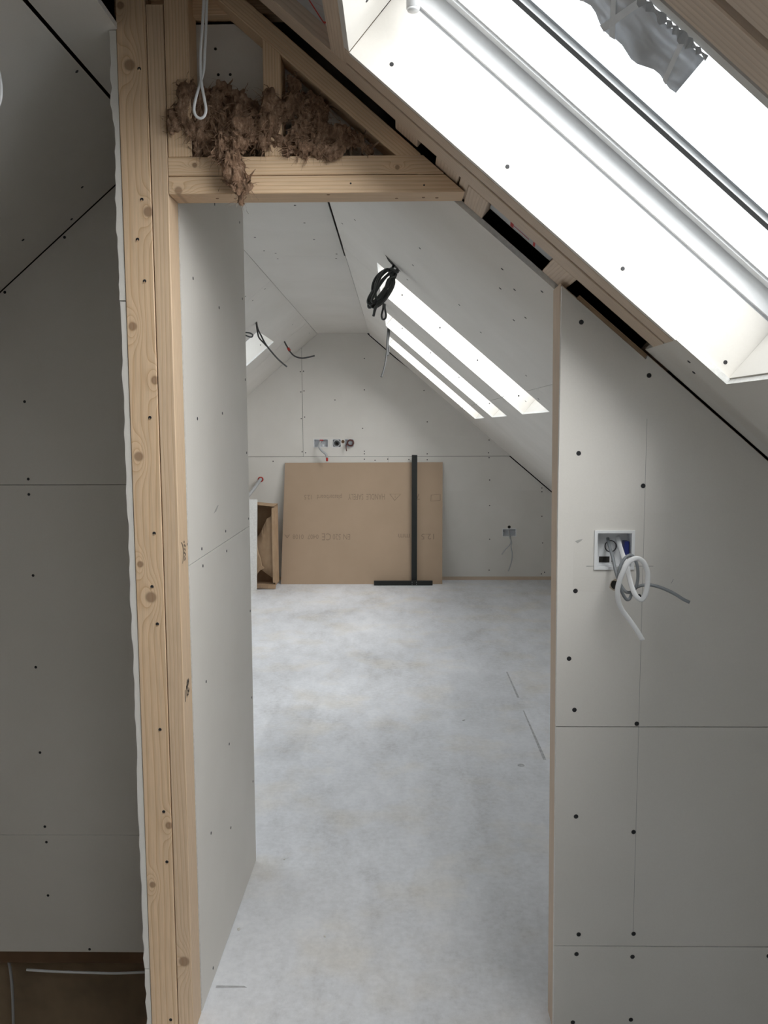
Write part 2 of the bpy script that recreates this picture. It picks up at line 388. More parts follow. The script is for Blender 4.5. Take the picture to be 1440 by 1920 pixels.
# ------------------------------------------------------------------ far wall
wf = empty('wall_far', 'plasterboard gable wall at the far end of the attic room', 'wall', 'structure')
Y0, Y1 = FAR, FAR+0.0125
g2 = 0.0015
def cutgrid(x0, x1, z0, z1, holes):
    return ([x0, x1]+[h[i] for h in holes for i in (0, 1)], [z0, z1]+[h[i] for h in holes for i in (2, 3)])
FX = Matrix(((1, 0, 0, 0), (0, 0, -1, FAR), (0, 1, 0, 0), (0, 0, 0, 1)))     # local (x, z, -depth)
SOCK = [(-0.784, -0.654, 1.277, 1.347), (-0.607, -0.533, 1.277, 1.347), (-0.4915, -0.4115, 1.277, 1.347), (1.003, 1.126, 0.4245, 0.491)]
# upper right panel: rectangle with back box holes plus the sloping part
hs = SOCK[:3]
us, vs = cutgrid(-0.89+g2, 1.02, 1.185+g2, 1.37, hs)
pan_r = sheet('plasterboard_panel', us, vs, lambda x, z: not any(h[0] < x < h[1] and h[2] < z < h[3] for h in hs), -0.0125, 0, ('plaster', 'gypsum'), wf, FX)
gp = 0.008
prism('plasterboard_panel', [(-0.89+g2, 1.3701), (0.86, 1.3701), (0.12, zr(0.12)-0.014), (0.0, zr(0.0)-0.026), (XR-0.002, CZ-0.024), (XR-0.03, CZ+0.005), (XL, CZ+0.01), (-0.89+g2, zl(-0.89)+0.01)], Y0, Y1, ('plaster', 'gypsum'), wf)
prism('plasterboard_panel', [(1.0201, 1.185+g2), (1.085-gp, 1.185+g2), (0.8601, 1.3701), (1.0201, 1.3701)][0:2]+[(1.0201, zr(1.0201)-0.004)], Y0, Y1, ('plaster', 'gypsum'), wf)
prism('plasterboard_panel', [(-0.89-g2, 1.185+g2), (-0.89-g2, zl(-0.89)+0.02), (-2.1, zl(-2.1)+0.02)], Y0, Y1, ('plaster', 'gypsum'), wf)
us, vs = cutgrid(-0.0848, 1.39, 0.034, 0.86, [SOCK[3]])
pan_l = sheet('plasterboard_panel', us, vs, lambda x, z: not (SOCK[3][0] < x < SOCK[3][1] and SOCK[3][2] < z < SOCK[3][3]), -0.0125, 0, ('plaster', 'gypsum'), wf, FX)
prism('plasterboard_panel', [(-0.0848, 0.8601), (1.39, 0.8601), (1.39, zr(1.39)-0.027), (1.055, 1.185-g2-0.001), (-0.0848, 1.185-g2)], Y0, Y1, ('plaster', 'gypsum'), wf)
prism('plasterboard_panel', [(1.3901, 0.034), (2.28, 0.034), (2.28, zr(2.28)-0.02), (1.3901, zr(1.3901)-0.027)], Y0, Y1, ('plaster', 'gypsum'), wf)
prism('plasterboard_panel', [(-3.1, 0.034), (-0.0848-g2, 0.034), (-0.0848-g2, 1.185-g2), (-2.1, 1.185-g2), (-3.1, 0.3)], Y0, Y1, ('plaster', 'gypsum'), wf)
beam('sole_plate', (-3.1, FAR+0.03, 0.017), (2.28, FAR+0.03, 0.017), 0.034, 0.05, (0, 0, 1), 'pine_grey', wf)
prism('wall_backing', [(-3.3, -0.2), (2.4, -0.2), (2.4, 1.0), (-0.5, 3.2), (-3.3, 1.0)], FAR+0.056, FAR+0.1, 'void', wf)
FS = [(-0.9056, 1.9801), (-0.8755, 1.9848), (-0.9034, 1.7921), (-0.8732, 1.8018), (-0.9025, 1.5433), (-0.8706, 1.5581), (-0.3052, 2.0999), (-0.3072, 1.809),
      (-0.3247, 1.4509), (-0.5834, 1.7161), (-0.8990, 1.2325), (-0.8663, 1.2223), (-0.311, 1.2353), (-0.3112, 1.2102), (-0.3115, 1.1599), (0.8647, 1.3361), (0.8607, 1.2159),
      (0.8662, 1.1707), (0.8731, 0.9591), (0.8753, 0.7159), (0.8782, 0.3943), (0.8758, 0.0957), (1.3671, 0.8818), (1.3677, 0.8464), (1.3713, 0.6129), (1.3825, 0.3573),
      (1.3748, 0.0588), (1.4051, 0.0743), (0.2827, 1.5083), (0.283, 1.208), (0.2831, 1.1527), (0.2524, 1.8013), (-1.1761, 1.1428), (-0.21, 1.15), (-0.09, 1.16), (0.11, 1.155)]
for x, z in FS: screw((x, FAR-0.0003, z), (0, -1, 0), pan_r, 0.0058)

# ------------------------------------------------------------------ ceiling and roof slopes of the far room
ce = empty('ceiling', 'plasterboarded flat ceiling strip and roof slopes of the far room', 'ceiling', 'structure')
YA = 1.957                      # the far room's boards start behind the door frame
def cells(x0, x1, y0, y1, holes):
    return ([x0, x1]+[v for h in holes for v in (h[0], h[1]) if x0 < v < x1], [y0, y1]+[v for h in holes for v in (h[2], h[3]) if y0 < v < y1])
def slope_r(u0, u1, y0, y1, parent, w0=-0.011, w1=0.0015, grow=0.004):
    hs = [(a+grow, b-grow*0.5, c+grow, d-grow) for a, b, c, d in WR]
    us, ys = cells(u0, u1, y0, y1, hs)
    return sheet('plasterboard_panel', us, ys, lambda u, y: not any(h[0] < u < h[1] and h[2] < y < h[3] for h in hs), w0, w1, ('plaster', 'gypsum'), parent, MR)
def slope_l(u0, u1, y0, y1, parent, w0=-0.001, w1=0.0115):
    hs = [(a+0.004, b-0.004, -d+0.004, -c-0.004) for a, b, c, d in WL]
    us, ys = cells(u0, u1, -y1, -y0, hs)
    return sheet('plasterboard_panel', us, ys, lambda u, y: not any(h[0] < u < h[1] and h[2] < y < h[3] for h in hs), w0, w1, ('plaster', 'gypsum'), parent, ML)
slR = slope_r(0.012, 1.075, YA, 4.005, ce)
slope_r(0.010, 1.074, 4.0075, 6.40, ce); slope_r(0.010, 1.074, 6.402, FAR, ce)
slope_r(1.077, 3.35, YA, 3.35, ce); slope_r(1.0765, 3.35, 3.352, 5.75, ce); slope_r(1.0765, 3.35, 5.752, FAR, ce)
slL = slope_l(0.002, 1.2, STAIR+0.09, 4.985, ce); slope_l(0.002, 1.2, 4.987, 6.985, ce); slope_l(0.002, 1.2, 6.987, FAR-0.003, ce)
slope_l(1.202, 3.1, STAIR+0.09, 5.9, ce); slope_l(1.202, 3.1, 5.902, FAR-0.003, ce)
ceF = sheet('plasterboard_panel', (XL-0.001, -0.602, XR-0.011), (YA+0.02, STAIR+0.089, 4.30), lambda a, b: a > -0.602 or b > STAIR+0.089, CZ, CZ+0.0125, ('plaster', 'gypsum'), ce)
sheet('plasterboard_panel', (XL-0.001, XR-0.0055), (4.3015, 6.6), lambda a, b: True, CZ, CZ+0.0125, ('plaster', 'gypsum'), ce)
sheet('plasterboard_panel', (XL-0.001, XR-0.0045), (6.601, FAR), lambda a, b: True, CZ, CZ+0.0125, ('plaster', 'gypsum'), ce)
for x, y in [(-0.3946, 3.325), (-0.3886, 3.607), (-0.3793, 3.92), (-0.6432, 3.869), (-0.648, 4.16), (-0.30, 4.25), (-0.31, 4.36), (-0.60, 4.22), (-0.61, 4.36)]:
    screw((x, y, CZ-0.0003), (0, 0, -1), ceF, 0.0055)
for u, y in [(0.0567, 3.43), (0.142, 3.14), (0.694, 2.154), (0.7197, 2.35), (0.7516, 2.241), (0.761, 3.2), (0.638, 3.04), (0.8275, 2.4265), (0.8046, 2.0538), (0.8106, 2.572), (1.004, 3.274),
             (0.42, 3.05), (0.44, 2.7), (0.40, 3.42), (1.13, 3.9), (1.13, 3.55)]:
    screw(PR(u, y, -0.0113), -NR, slR, 0.0048)
for u, y in [(0.06, 5.05), (0.16, 5.06), (0.17, 4.86), (0.10, 6.6), (0.05, 7.5)]: screw(PL(u, y, -0.0013), -NLV, slL, 0.0055)
# slit where the big black cable comes out
mesh('cable_slot', [tuple(PR(u, y, -0.0118)) for u, y in ((0.285, 3.30), (0.35, 3.345), (0.365, 3.38), (0.33, 3.40), (0.30, 3.37))], [(0, 1, 2, 3, 4)], 'void', ce)

# ------------------------------------------------------------------ roof deck, knee walls, wall behind the camera (closing the shell)
rd = empty('roof', 'timber roof deck over the attic, seen only through gaps', 'roof', 'structure')
hs = [(a-0.062, b+0.062, c-0.062, d+0.062) for a, b, c, d in WR]
us, ys = cells(-0.5, 3.7, BACK-0.1, FAR+0.2, hs)
sheet('roof_deck', us, ys, lambda u, y: not any(h[0] < u < h[1] and h[2] < y < h[3] for h in hs), 0.18, 0.22, ('deck', 'deck'), rd, MR)
hs2 = [(a-0.062, b+0.062, -d-0.062, -c+0.062) for a, b, c, d in WL]
us, ys = cells(-0.5, 3.7, -FAR-0.2, -BACK+0.1, hs2)
sheet('roof_deck', us, ys, lambda u, y: not any(h[0] < u < h[1] and h[2] < y < h[3] for h in hs2), 0.18, 0.22, ('deck', 'deck'), rd, ML)
kn = box('wall_knee_right', (2.26, BACK, -0.1), (2.30, FAR+0.1, 0.55), 'plaster')
tag(kn, 'low plasterboard knee wall under the right roof slope', 'wall', 'structure')
kn = box('wall_knee_left', (-3.14, BACK, -2.8), (-3.10, FAR+0.1, 0.75), 'plaster')
tag(kn, 'low plasterboard knee wall under the left roof slope', 'wall', 'structure')
bk = prism('wall_back', [(-3.3, -2.8), (2.4, -2.8), (2.4, 1.0), (-0.5, 3.2), (-3.3, 1.0)], BACK-0.05, BACK, 'plaster')
tag(bk, 'plasterboard gable wall behind the viewpoint', 'wall', 'structure')

# ------------------------------------------------------------------ stairwell on the left
ws = empty('wall_stair', 'shaded plasterboard wall above the stairwell left of the timber studs', 'wall', 'structure')
def wz(x, dz=0.0): return min(zl(x), CZ)-dz
P1 = prism('plasterboard_panel', [(-1.93, 1.2945), (-0.60, 1.2945), (-0.60, CZ-0.003), (XL, CZ-0.003), (-1.93, zl(-1.93)-0.003)], STAIR, STAIR+0.0125, ('plaster', 'gypsum'), ws)
P2 = prism('plasterboard_panel', [(-3.1, 0.30), (-3.1, 0.1165), (-0.60, 0.1165), (-0.60, 1.2925), (-1.95, 1.2925)], STAIR, STAIR+0.0125, ('plaster', 'gypsum'), ws)
P3 = prism('plasterboard_panel', [(-3.1, -0.302), (-0.60, -0.302), (-0.60, 0.115), (-3.1, 0.115)], STAIR, STAIR+0.0125, ('plaster', 'gypsum'), ws)
beam('bottom_plate', (-3.1, STAIR+0.03, -0.325), (-0.6, STAIR+0.03, -0.325), 0.044, 0.05, (0, 0, 1), 'dark_timber', ws)
box('wall_core', (-3.1, STAIR+0.0126, -0.3), (-0.6, STAIR+0.075, 2.30), 'void', ws)
prism('plasterboard_panel', [(-3.1, 0.0), (-0.605, 0.0), (-0.605, CZ), (XL, CZ), (-3.1, zl(-3.1))], STAIR+0.0755, STAIR+0.088, ('plaster', 'gypsum'), ws)
box('lower_wall', (-3.1, STAIR+0.15, -2.8), (-0.3, STAIR+0.19, -0.16), 'lower_brown', ws)
box('soffit', (-3.1, STAIR+0.056, -0.20), (-0.3, STAIR+0.15, -0.16), 'dark_timber', ws)
for x, z in [(-1.1838, 1.559), (-1.1841, 1.3125), (-1.0333, 2.0652), (-1.2293, 1.8993)]: screw((x, STAIR-0.0003, z), (0, -1, 0), P1, 0.005)
for x, z in [(-1.1847, 1.2631), (-1.1837, 0.9989), (-1.1897, 0.6933), (-1.1895, 0.4025), (-1.1855, 0.1446)]: screw((x, STAIR-0.0003, z), (0, -1, 0), P2, 0.005)
for x, z in [(-1.1827, 0.0901), (-1.1861, -0.0993), (-1.0525, -0.2925)]: screw((x, STAIR-0.0003, z), (0, -1, 0), P3, 0.005)
cs = empty('ceiling_stair', 'shaded plasterboard roof slope and flat strip over the stairwell', 'ceiling', 'structure')
st1 = slope_l(0.006, 3.1, 0.0, STAIR-0.004, cs, 0.0, 0.0125); slope_l(0.006, 3.1, BACK, -0.002, cs, 0.0, 0.0125)
sheet('plasterboard_panel', (XL+0.003, -0.6), (BACK, STAIR-0.003), lambda a, b: True, CZ, CZ+0.0125, ('plaster', 'gypsum'), cs)
for u, y in [(0.0207, 2.0544), (0.4691, 2.4924), (0.3359, 2.6098), (0.2361, 2.5036)]: screw(PL(u, y, -0.0003), -NLV, st1, 0.005)
box('stair_pit', (-3.1, BACK, -2.8), (-0.3, STAIR+0.19, -2.75), 'lower_brown', cs)
box('stair_side', (-0.66, BACK, -2.8), (-0.617, STAIR+0.15, -0.16), 'dark_timber', cs)
# cables in the dark gap below the wall
tag(tube('cable', [(-1.30, 2.70, -0.408), (-1.2, 2.70, -0.414), (-1.094, 2.70, -0.417), (-0.99, 2.70, -0.419), (-0.88, 2.70, -0.414)], 0.0045, 'cable_white'),
    'white cable running level through the dark gap below the stairwell wall', 'cable')
tag(tube('cable', [(-1.365, 2.69, -0.33), (-1.358, 2.70, -0.40), (-1.354, 2.70, -0.50), (-1.357, 2.70, -0.62), (-1.36, 2.70, -0.85)], 0.005, 'cable_lightgrey'),
    'grey cable dropping down below the stairwell wall at the lower left', 'cable')

# ------------------------------------------------------------------ partition between stairwell and passage
wl = empty('wall_left', 'white plasterboard partition along the left of the passage behind the doorway', 'wall', 'structure')
yA, yB = 1.9575, 2.703
ang = math.atan2(0.013, yB-yA)
MP = Matrix.Translation((-0.4985, yA, 0)) @ Matrix.Rotation(-ang, 4, 'Z') @ Matrix(((0, 0, 1, 0), (1, 0, 0, 0), (0, 1, 0, 0), (0, 0, 0, 1)))  # local (along, z, towards passage)
Lp = (yB-yA)
def slant_sheet(poly, parent, w0=-0.0125, w1=0.0):
    n = len(poly); V = [(a, b, w0) for a, b in poly]+[(a, b, w1) for a, b in poly]
    Fc = [tuple(range(n))[::-1], tuple(range(n, 2*n))]+[(i, (i+1) % n, (i+1) % n+n, i+n) for i in range(n)]
    return mesh('plasterboard_panel', V, Fc, ['plaster', 'gypsum'], parent, MP, False, [0, 0]+[1]*n)
pu = slant_sheet([(0, 1.1485), (Lp, 1.1535), (Lp-0.002, CZ), (0, CZ)], wl)
pl = slant_sheet([(0, 0.003), (Lp-0.012, 0.003), (Lp, 1.1515), (0, 1.1465)], wl)
box('wall_core', (-0.601, yA, 0.0), (-0.514, yB-0.02, CZ), 'void', wl)
for y, z in [(2.0652, 1.8376), (2.3368, 1.8049), (2.07, 1.4978), (2.3453, 1.5148), (2.078, 1.1698), (2.35, 1.1799), (2.3142, 2.0762), (2.6442, 2.1063), (2.6613, 1.8775), (2.6805, 1.6266), (2.6776, 1.3929), (2.6855, 1.1784)]:
    screw((MP @ Vector((y-yA, z, 0.0003))), (1, 0, 0), pu, 0.0045)
for y, z in [(2.3582, 1.1216), (2.0845, 1.1248), (2.0854, 0.8213), (2.3302, 0.5571), (2.0936, 0.4061), (2.324, 0.3046), (2.0765, 0.0363), (2.68, 0.8729), (2.675, 0.581), (2.665, 0.2951)]:
    screw((MP @ Vector((y-yA, z, 0.0003))), (1, 0, 0), pl, 0.0045)
mesh('smudge', [tuple(MP @ Vector((a, b, 0.0004))) for a, b in ((0.255, 1.245), (0.285, 1.249), (0.315, 1.262), (0.30, 1.263), (0.275, 1.254))], [(0, 1, 2, 3, 4)], 'smudge', wl)
# boards on the stair side with ragged cut edges facing the viewer
def ragged(z0, z1, n, x0=-0.6175, amp=0.0022, x1=-0.6035, seed=1, notch=()):
    rnd = random.Random(seed); poly = [(x1, z0), (x1, z1)]
    for i in range(n+1):
        z = z1+(z0-z1)*i/n
        poly.append((x0+rnd.uniform(-amp, amp)+sum(d*math.exp(-((z-c)/s)**2) for c, d, s in notch), z))
    return prism('plasterboard_panel', poly, DOOR+0.002, STAIR-0.001, ('plaster', 'gypsum'), wl)
ragged(1.7585, CZ-0.002, 34, seed=3, notch=((2.17, -0.004, 0.03), (2.10, 0.004, 0.05)))
ragged(0.172, 1.756, 60, seed=5, x0=-0.6165)
ragged(-0.30, 0.170, 22, seed=9, x0=-0.615)

# ------------------------------------------------------------------ door frame
df = empty('door_1', 'bare pine stud frame around the open doorway', 'door frame', 'structure')
zc = 1.2
kn1 = [(-0.5759, 2.2559, .014), (-0.591, 2.378, .009), (-0.5458, 1.9486, .013), (-0.5889, 1.7012, .011), (-0.5426, 1.5822, .011), (-0.5859, 1.4114, .0125), (-0.5909, 1.1643, .0085), (-0.5689, 1.0871, .015), (-0.5441, 0.5359, .010), (-0.5885, 0.3873, .009)]
c1 = -0.5704; z0, z1 = -0.12, 2.46; zm = (z0+z1)/2
M['pine_stud'] = wood('pine_stud_with_knots', freq=62, warp=3.4, knots=[(z-zm, -(x-c1), r) for x, z, r in kn1])
s1 = beam('king_stud', (c1, DOOR+0.0385, z0), (c1, DOOR+0.0385, z1), 0.064, 0.077, (-1, 0, 0), 'pine_stud', df)
M['pine_jamb'] = wood('pine_jamb_with_knot', (0.70, 0.525, 0.36), (0.54, 0.36, 0.21), freq=120, warp=5, knots=[(0.1917-(-0.12+2.38)/2, 0.0, .015)])
s2 = beam('jamb_stud', (-0.5185, DOOR+0.0395, -0.12), (-0.5185, DOOR+0.0395, 2.38), 0.0365, 0.079, (-1, 0, 0), 'pine_jamb', df)
for x, z in [(-0.5554, 2.248), (-0.5591, 1.9748), (-0.5715, 1.8896), (-0.5592, 1.7998), (-0.5575, 1.499), (-0.5565, 1.2359), (-0.5656, 1.112), (-0.5561, 1.0243), (-0.5581, 0.7716), (-0.5558, 0.5703), (-0.5521, 0.4452), (-0.5557, 0.0404)]:
    screw((x, DOOR-0.0003, z), (0, -1, 0), s1, 0.0042)
    sp = mesh('splinter', [(x-0.004, DOOR-0.0006, z-0.006), (x+0.003, DOOR-0.0006, z-0.005), (x+0.001, DOOR-0.004, z-0.0005)], [(0, 1, 2)], 'wool_fibre')
    sp.data.materials[0] = M['pine']; sp.parent = s1; sp.matrix_basis = s1.matrix_world.inverted()
# grade stamps on the reveal of the jamb
def jamb_mark(y0, y1, z0, z1): 
    o = mesh('grade_stamp', [(-0.4998, y0, z0), (-0.4998, y1, z0), (-0.4998, y1, z1), (-0.4998, y0, z1)], [(0, 1, 2, 3)], 'screw', None)
    o.parent = s2; o.matrix_basis = s2.matrix_world.inverted()
arc = [(1.888+0.022*math.sin(a), 1.186+0.027*math.cos(a)) for a in [0.25+i*0.27 for i in range(10)]]
V = []
for (y, z) in arc: V += [(-0.4997, y, z), (-0.4997, y+0.0035, z)]
st = mesh('grade_stamp', V, [(2*i, 2*i+1, 2*i+3, 2*i+2) for i in range(len(arc)-1)], 'screw'); st.parent = s2; st.matrix_basis = s2.matrix_world.inverted()
for y, zs in ((1.918, (1.165, 1.172, 1.181, 1.19, 1.199, 1.207)), (1.928, (1.166, 1.176, 1.187, 1.196)), (1.948, (1.197,))):
    for z in zs: jamb_mark(y, y+0.004+0.003*random.random(), z, z+0.0055)
jamb_mark(1.8905, 1.8945, 0.833, 0.862)
for k in range(34): 
    y = 1.9+random.random()*0.026; z = 0.833+random.random()*0.04+(y-1.9)*0.4; jamb_mark(y, y+0.0028, z, z+0.004+0.006*random.random())
# header: two boards, right ends cut along the roof slope
kh = 1/K
def header(za, zb, xr, nm, knots):
    zm_ = (za+zb)/2; xl = -0.4995; xrm = (zr(0)-zm_)/K
    M[nm] = wood(nm, freq=130, warp=3.0, knots=[(x-(xl+xrm)/2, z-zm_, r) for x, z, r in knots])
    me = box_mesh('header_board', (xl, DOOR, za), (xrm, DOOR+0.075, zb), 0.0012)
    cx = Vector(((xl+xrm)/2, DOOR+0.0375, zm_))
    for v in me.vertices:
        if v.co.x > 0: v.co.x -= (v.co.z-zm_)*kh
        v.co -= cx
        v.co.y, v.co.z = v.co.z, -v.co.y
    mw = Matrix.Translation(cx) @ Matrix(((1, 0, 0, 0), (0, 0, -1, 0), (0, 1, 0, 0), (0, 0, 0, 1)))
    return finish('header_board', me, nm, df, mw)
hb1 = header(1.9850, 2.0225, 0.15, 'pine_header_lower', [(-0.478, 1.993, .010)])
hb2 = header(2.0240, 2.0635, 0.11, 'pine_header_upper', [(0.0019, 2.038, .006), (-0.4407, 2.046, .006)])
for x, z, o in [(-0.10, 2.005, hb1), (0.06, 2.0, hb1)]: screw((x, DOOR-0.0003, z), (0, -1, 0), o, 0.0022)
for x in (-0.40, -0.36, -0.15, 0.0, 0.06, 0.09): mesh_o = screw((x, DOOR+0.03+random.uniform(-.02, .02), 1.9847), (0, 0, -1), hb1, 0.004, 'wool_fibre', 'nail_mark')
# gable framing above the header
beam('cripple_stud', (-0.4725, DOOR+0.0375, 2.0640), (-0.4725, DOOR+0.0375, 2.50), 0.052, 0.073, (-1, 0, 0), 'pine', df)
beam('cripple_stud', (-0.2685, DOOR+0.0375, 2.0640), (-0.2685, DOOR+0.0375, 2.292), 0.0385, 0.073, (-1, 0, 0), 'pine', df, cut1=K)
beam('sloping_rail', PR(-0.30, DOOR+0.0375, -0.0195), PR(0.42, DOOR+0.0375, -0.0195), 0.038, 0.073, NR, 'pine', df, cut1=-K)
# right jamb, slightly out of plumb
jr = beam('jamb_stud', (0.3795+0.019, DOOR+0.0550, -0.05), (0.3625+0.019, DOOR+0.0550, 1.775), 0.038, 0.085, (1, 0, 0), 'pine_grey', df, cut1=-K)
for k in range(14):
    z = 1.20+0.038*k; y = DOOR+0.094
    mk = mesh('grade_stamp', [(0.3658-0.0093*(z)-0.0003+0.0137, y-0.004, z), (0.3658-0.0093*z-0.0003+0.0137, y, z), (0.3658-0.0093*z-0.0003+0.0137, y, z+0.02), (0.3658-0.0093*z-0.0003+0.0137, y-0.004, z+0.02)], [(0, 1, 2, 3)], 'dark_timber')
    mk.parent = jr; mk.matrix_basis = jr.matrix_world.inverted()
# plasterboard on the far side of the gable frame
gb = prism('gable_board', [(-0.497, 2.05), (0.08, 2.05), (0.07, zr(0.07)-0.006), (-0.30, zr(-0.30)-0.006), (-0.318, 2.372), (-0.497, 2.372)], YA-0.004, YA+0.0085, ('plaster', 'gypsum'), df)
for x, z in [(-0.40, 2.265), (-0.373, 2.265), (-0.398, 2.245), (-0.381, 2.222), (-0.392, 2.21), (-0.405, 2.32)]: screw((x, YA-0.0043, z), (0, -1, 0), gb, 0.0035)
beam('ceiling_tie', (-0.62, 2.0, 2.43), (-0.1, 2.0, 2.43), 0.045, 0.05, (0, 0, 1), 'pine', df)
beam('ceiling_tie', (-0.62, YA-0.02, 2.398), (-0.22, YA-0.02, 2.398), 0.04, 0.03, (0, 0, 1), 'pine', df)

# ------------------------------------------------------------------ right hand wall with the cable box
wr = empty('wall_right', 'plasterboard wall right of the doorway under the roof slope', 'wall', 'structure')
xj = lambda z: 0.3745-0.0085*z
BX = (0.4510, 0.5340, 1.1550, 1.2360)
def fr_sheet(poly): return prism('plasterboard_panel', poly, DOOR, DOOR+0.0125, ('plaster', 'gypsum'), wr)
p3 = fr_sheet([(xj(0), 0.004), (2.25, 0.004), (2.25, 0.237), (xj(.237), 0.237)])
p2 = fr_sheet([(xj(.239), 0.239), (2.1, 0.239), (1.56, 0.779), (xj(.779), 0.779)])
tw = 0.014*H
FW = Matrix(((1, 0, 0, 0), (0, 0, -1, DOOR), (0, 1, 0, 0), (0, 0, 0, 1)))
fr_sheet([(xj(.781), 0.781), (1.55, 0.781), (zr(0)/K-0.008-1.1/K, 1.10), (xj(1.1), 1.10)])
us, vs = cutgrid(0.40, 0.62, 1.1001, 1.28, [BX])
sheet('plasterboard_panel', us, vs, lambda x, z: not (BX[0] < x < BX[1] and BX[2] < z < BX[3]), -0.0125, 0, ('plaster', 'gypsum'), wr, FW)
fr_sheet([(xj(1.1), 1.1001), (0.40, 1.1001), (0.40, 1.28), (xj(1.28), 1.28)])
fr_sheet([(0.62, 1.1001), (1.15, 1.1001), (zr(0)/K-0.008-1.28/K, 1.28), (0.62, 1.28)])
p1 = fr_sheet([(xj(1.28), 1.2801), (zr(0)/K-0.008-1.28/K, 1.2801), (0.556, zr(0.556)-0.0068), (0.552, zr(0.552)-tw), (xj(1.77)+0.004, zr(xj(1.77))-tw-0.004)])
for x, z in [(0.4077, 1.7045), (0.5601, 1.5872), (0.4077, 1.415), (0.554, 1.3413), (0.4067, 1.101), (0.3951, 0.9424), (0.4098, 0.8206), (0.5548, 0.7876), (0.5514, 1.0885)]: screw((x, DOOR-0.0003, z), (0, -1, 0), p1, 0.0058)
for x, z in [(0.4186, 0.5618), (0.5545, 0.5241), (0.4308, 0.2672), (0.5614, 0.2694)]: screw((x, DOOR-0.0003, z), (0, -1, 0), p2, 0.0058)
for x, z in [(0.4267, 0.217), (0.5604, 0.211), (0.4212, 0.0411), (0.5609, 0.0491), (0.884, 0.215)]: screw((x, DOOR-0.0003, z), (0, -1, 0), p3, 0.0058)
def line(a, b, t=0.0008, m_='pencil', nm='pencil_line', parent=wr):
    d = Vector((b[0]-a[0], b[1]-a[1])).normalized(); nx, nz = -d.y*t/2, d.x*t/2
    return mesh(nm, [(a[0]-nx, DOOR-0.0003, a[1]-nz), (b[0]-nx, DOOR-0.0003, b[1]-nz), (b[0]+nx, DOOR-0.0003, b[1]+nz), (a[0]+nx, DOOR-0.0003, a[1]+nz)], [(0, 1, 2, 3)], m_, parent)
line((0.5581, 1.4918), (0.5601, 0.2707)); line((0.430, 1.158), (0.450, 1.1585), 0.0012); line((0.537, 1.158), (0.582, 1.158), 0.0012)
line((0.6235, 1.118), (0.6285, 1.128), 0.0008)
mesh('smudge', [(0.403, DOOR-0.0003, 1.216), (0.409, DOOR-0.0003, 1.211), (0.417, DOOR-0.0003, 1.216), (0.421, DOOR-0.0003, 1.221), (0.412, DOOR-0.0003, 1.219)], [(0, 1, 2, 3, 4)], 'smudge', wr)
rnd = random.Random(4)
for nm, mt, r0, yy in (('knocked_hole', 'paper_edge', 0.0115, 0.0003), ('knocked_hole', 'void', 0.0088, 0.0006)):
    pts = [(0.495+r0*rnd.uniform(.85, 1.12)*math.cos(a*math.pi/7), DOOR-yy, 1.115+r0*rnd.uniform(.95, 1.3)*math.sin(a*math.pi/7)) for a in range(14)]
    mesh(nm, pts, [tuple(range(14))], mt, wr)
# timber behind the top of the wall, following the slope
beam('top_rail', PR(0.868, DOOR+0.045, -0.021), PR(1.9, DOOR+0.045, -0.021), 0.042, 0.060, NR, 'pine', wr)
prism('wall_core', [(xj(0)+0.04, 0), (2.25, 0.0), (2.25, zr(2.25)-0.06), (0.41, zr(0.41)-0.065)], DOOR+0.045, DOOR+0.08, 'void', wr)

# ------------------------------------------------------------------ roof timbers and insulation around the near skylight
rf = empty('roof_frame', 'exposed pine battens and foil insulation around the near skylight', 'roof framing', 'structure')
def rbeam(nm, u0, u1, y0, y1, w0, w1, mt='pine_grey'):
    return beam(nm, PR(u0, (y0+y1)/2, (w0+w1)/2), PR(u1, (y0+y1)/2, (w0+w1)/2), y1-y0, w1-w0, (0, 1, 0), mt, rf)
def cross(nm, u0, u1, y0, y1, w0, w1, mt='pine_grey'):
    return beam(nm, PR((u0+u1)/2, y0, (w0+w1)/2), PR((u0+u1)/2, y1, (w0+w1)/2), u1-u0, w1-w0, Vector((1/H, 0, -K/H)), mt, rf)
rbeam('batten', 0.2017, 1.40, 1.6875, 1.737, 0.0005, 0.10); rbeam('batten', -0.32, 1.40, 1.7475, 1.815, 0.0, 0.10); rbeam('batten', 0.2017, 1.40, 1.7372, 1.7473, 0.012, 0.10, 'dark_timber')  # last strip is a dark filler, groove shade put into its colour
rbeam('batten', -0.05, 1.40, 0.812, 0.862, 0.0005, 0.10); rbeam('batten', -0.32, 1.40, 0.757, 0.805, 0.004, 0.10); rbeam('batten', -0.32, 1.40, 0.66, 0.72, 0.0, 0.05)
cross('trimmer', 0.160, 0.2015, 0.863, 1.7470, 0.001, 0.10)
cross('noggin', 0.328, 0.391, 1.8165, 1.875, 0.003, 0.09); cross('noggin', 0.442, 0.505, 1.8165, 1.95, 0.003, 0.09); cross('noggin', 0.509, 0.5335, 1.8165, 1.95, 0.004, 0.09)
cross('noggin', 0.5350, 0.590, 1.8165, 1.952, -0.001, 0.09); cross('noggin', 0.771, 0.838, 1.8165, 1.953, 0.0, 0.09)
cross('noggin', 1.06, 1.14, 1.8165, 1.95, 0.014, 0.09)
def ins(u0, u1, y0, y1, w0=0.045, w1=0.12): return box('insulation_board', (u0, y0, w0), (u1, y1, w1), 'foil', rf, MR)
ins(-0.35, 0.158, 0.863, 1.7470, 0.030); i2 = ins(0.592, 0.769, 1.8165, 1.905, 0.016); slope_r(0.010, 1.187, BACK, 0.655, rf, 0.0, 0.0125)
box('void_shade_sheet', (-0.42, 1.8165, 0.125), (1.4, 2.0, 0.14), 'void', rf, MR)  # near-black sheets standing in for shade inside the open roof gap
box('void_shade_sheet', (-0.42, 0.70, 0.125), (0.14, 1.8165, 0.14), 'void', rf, MR)
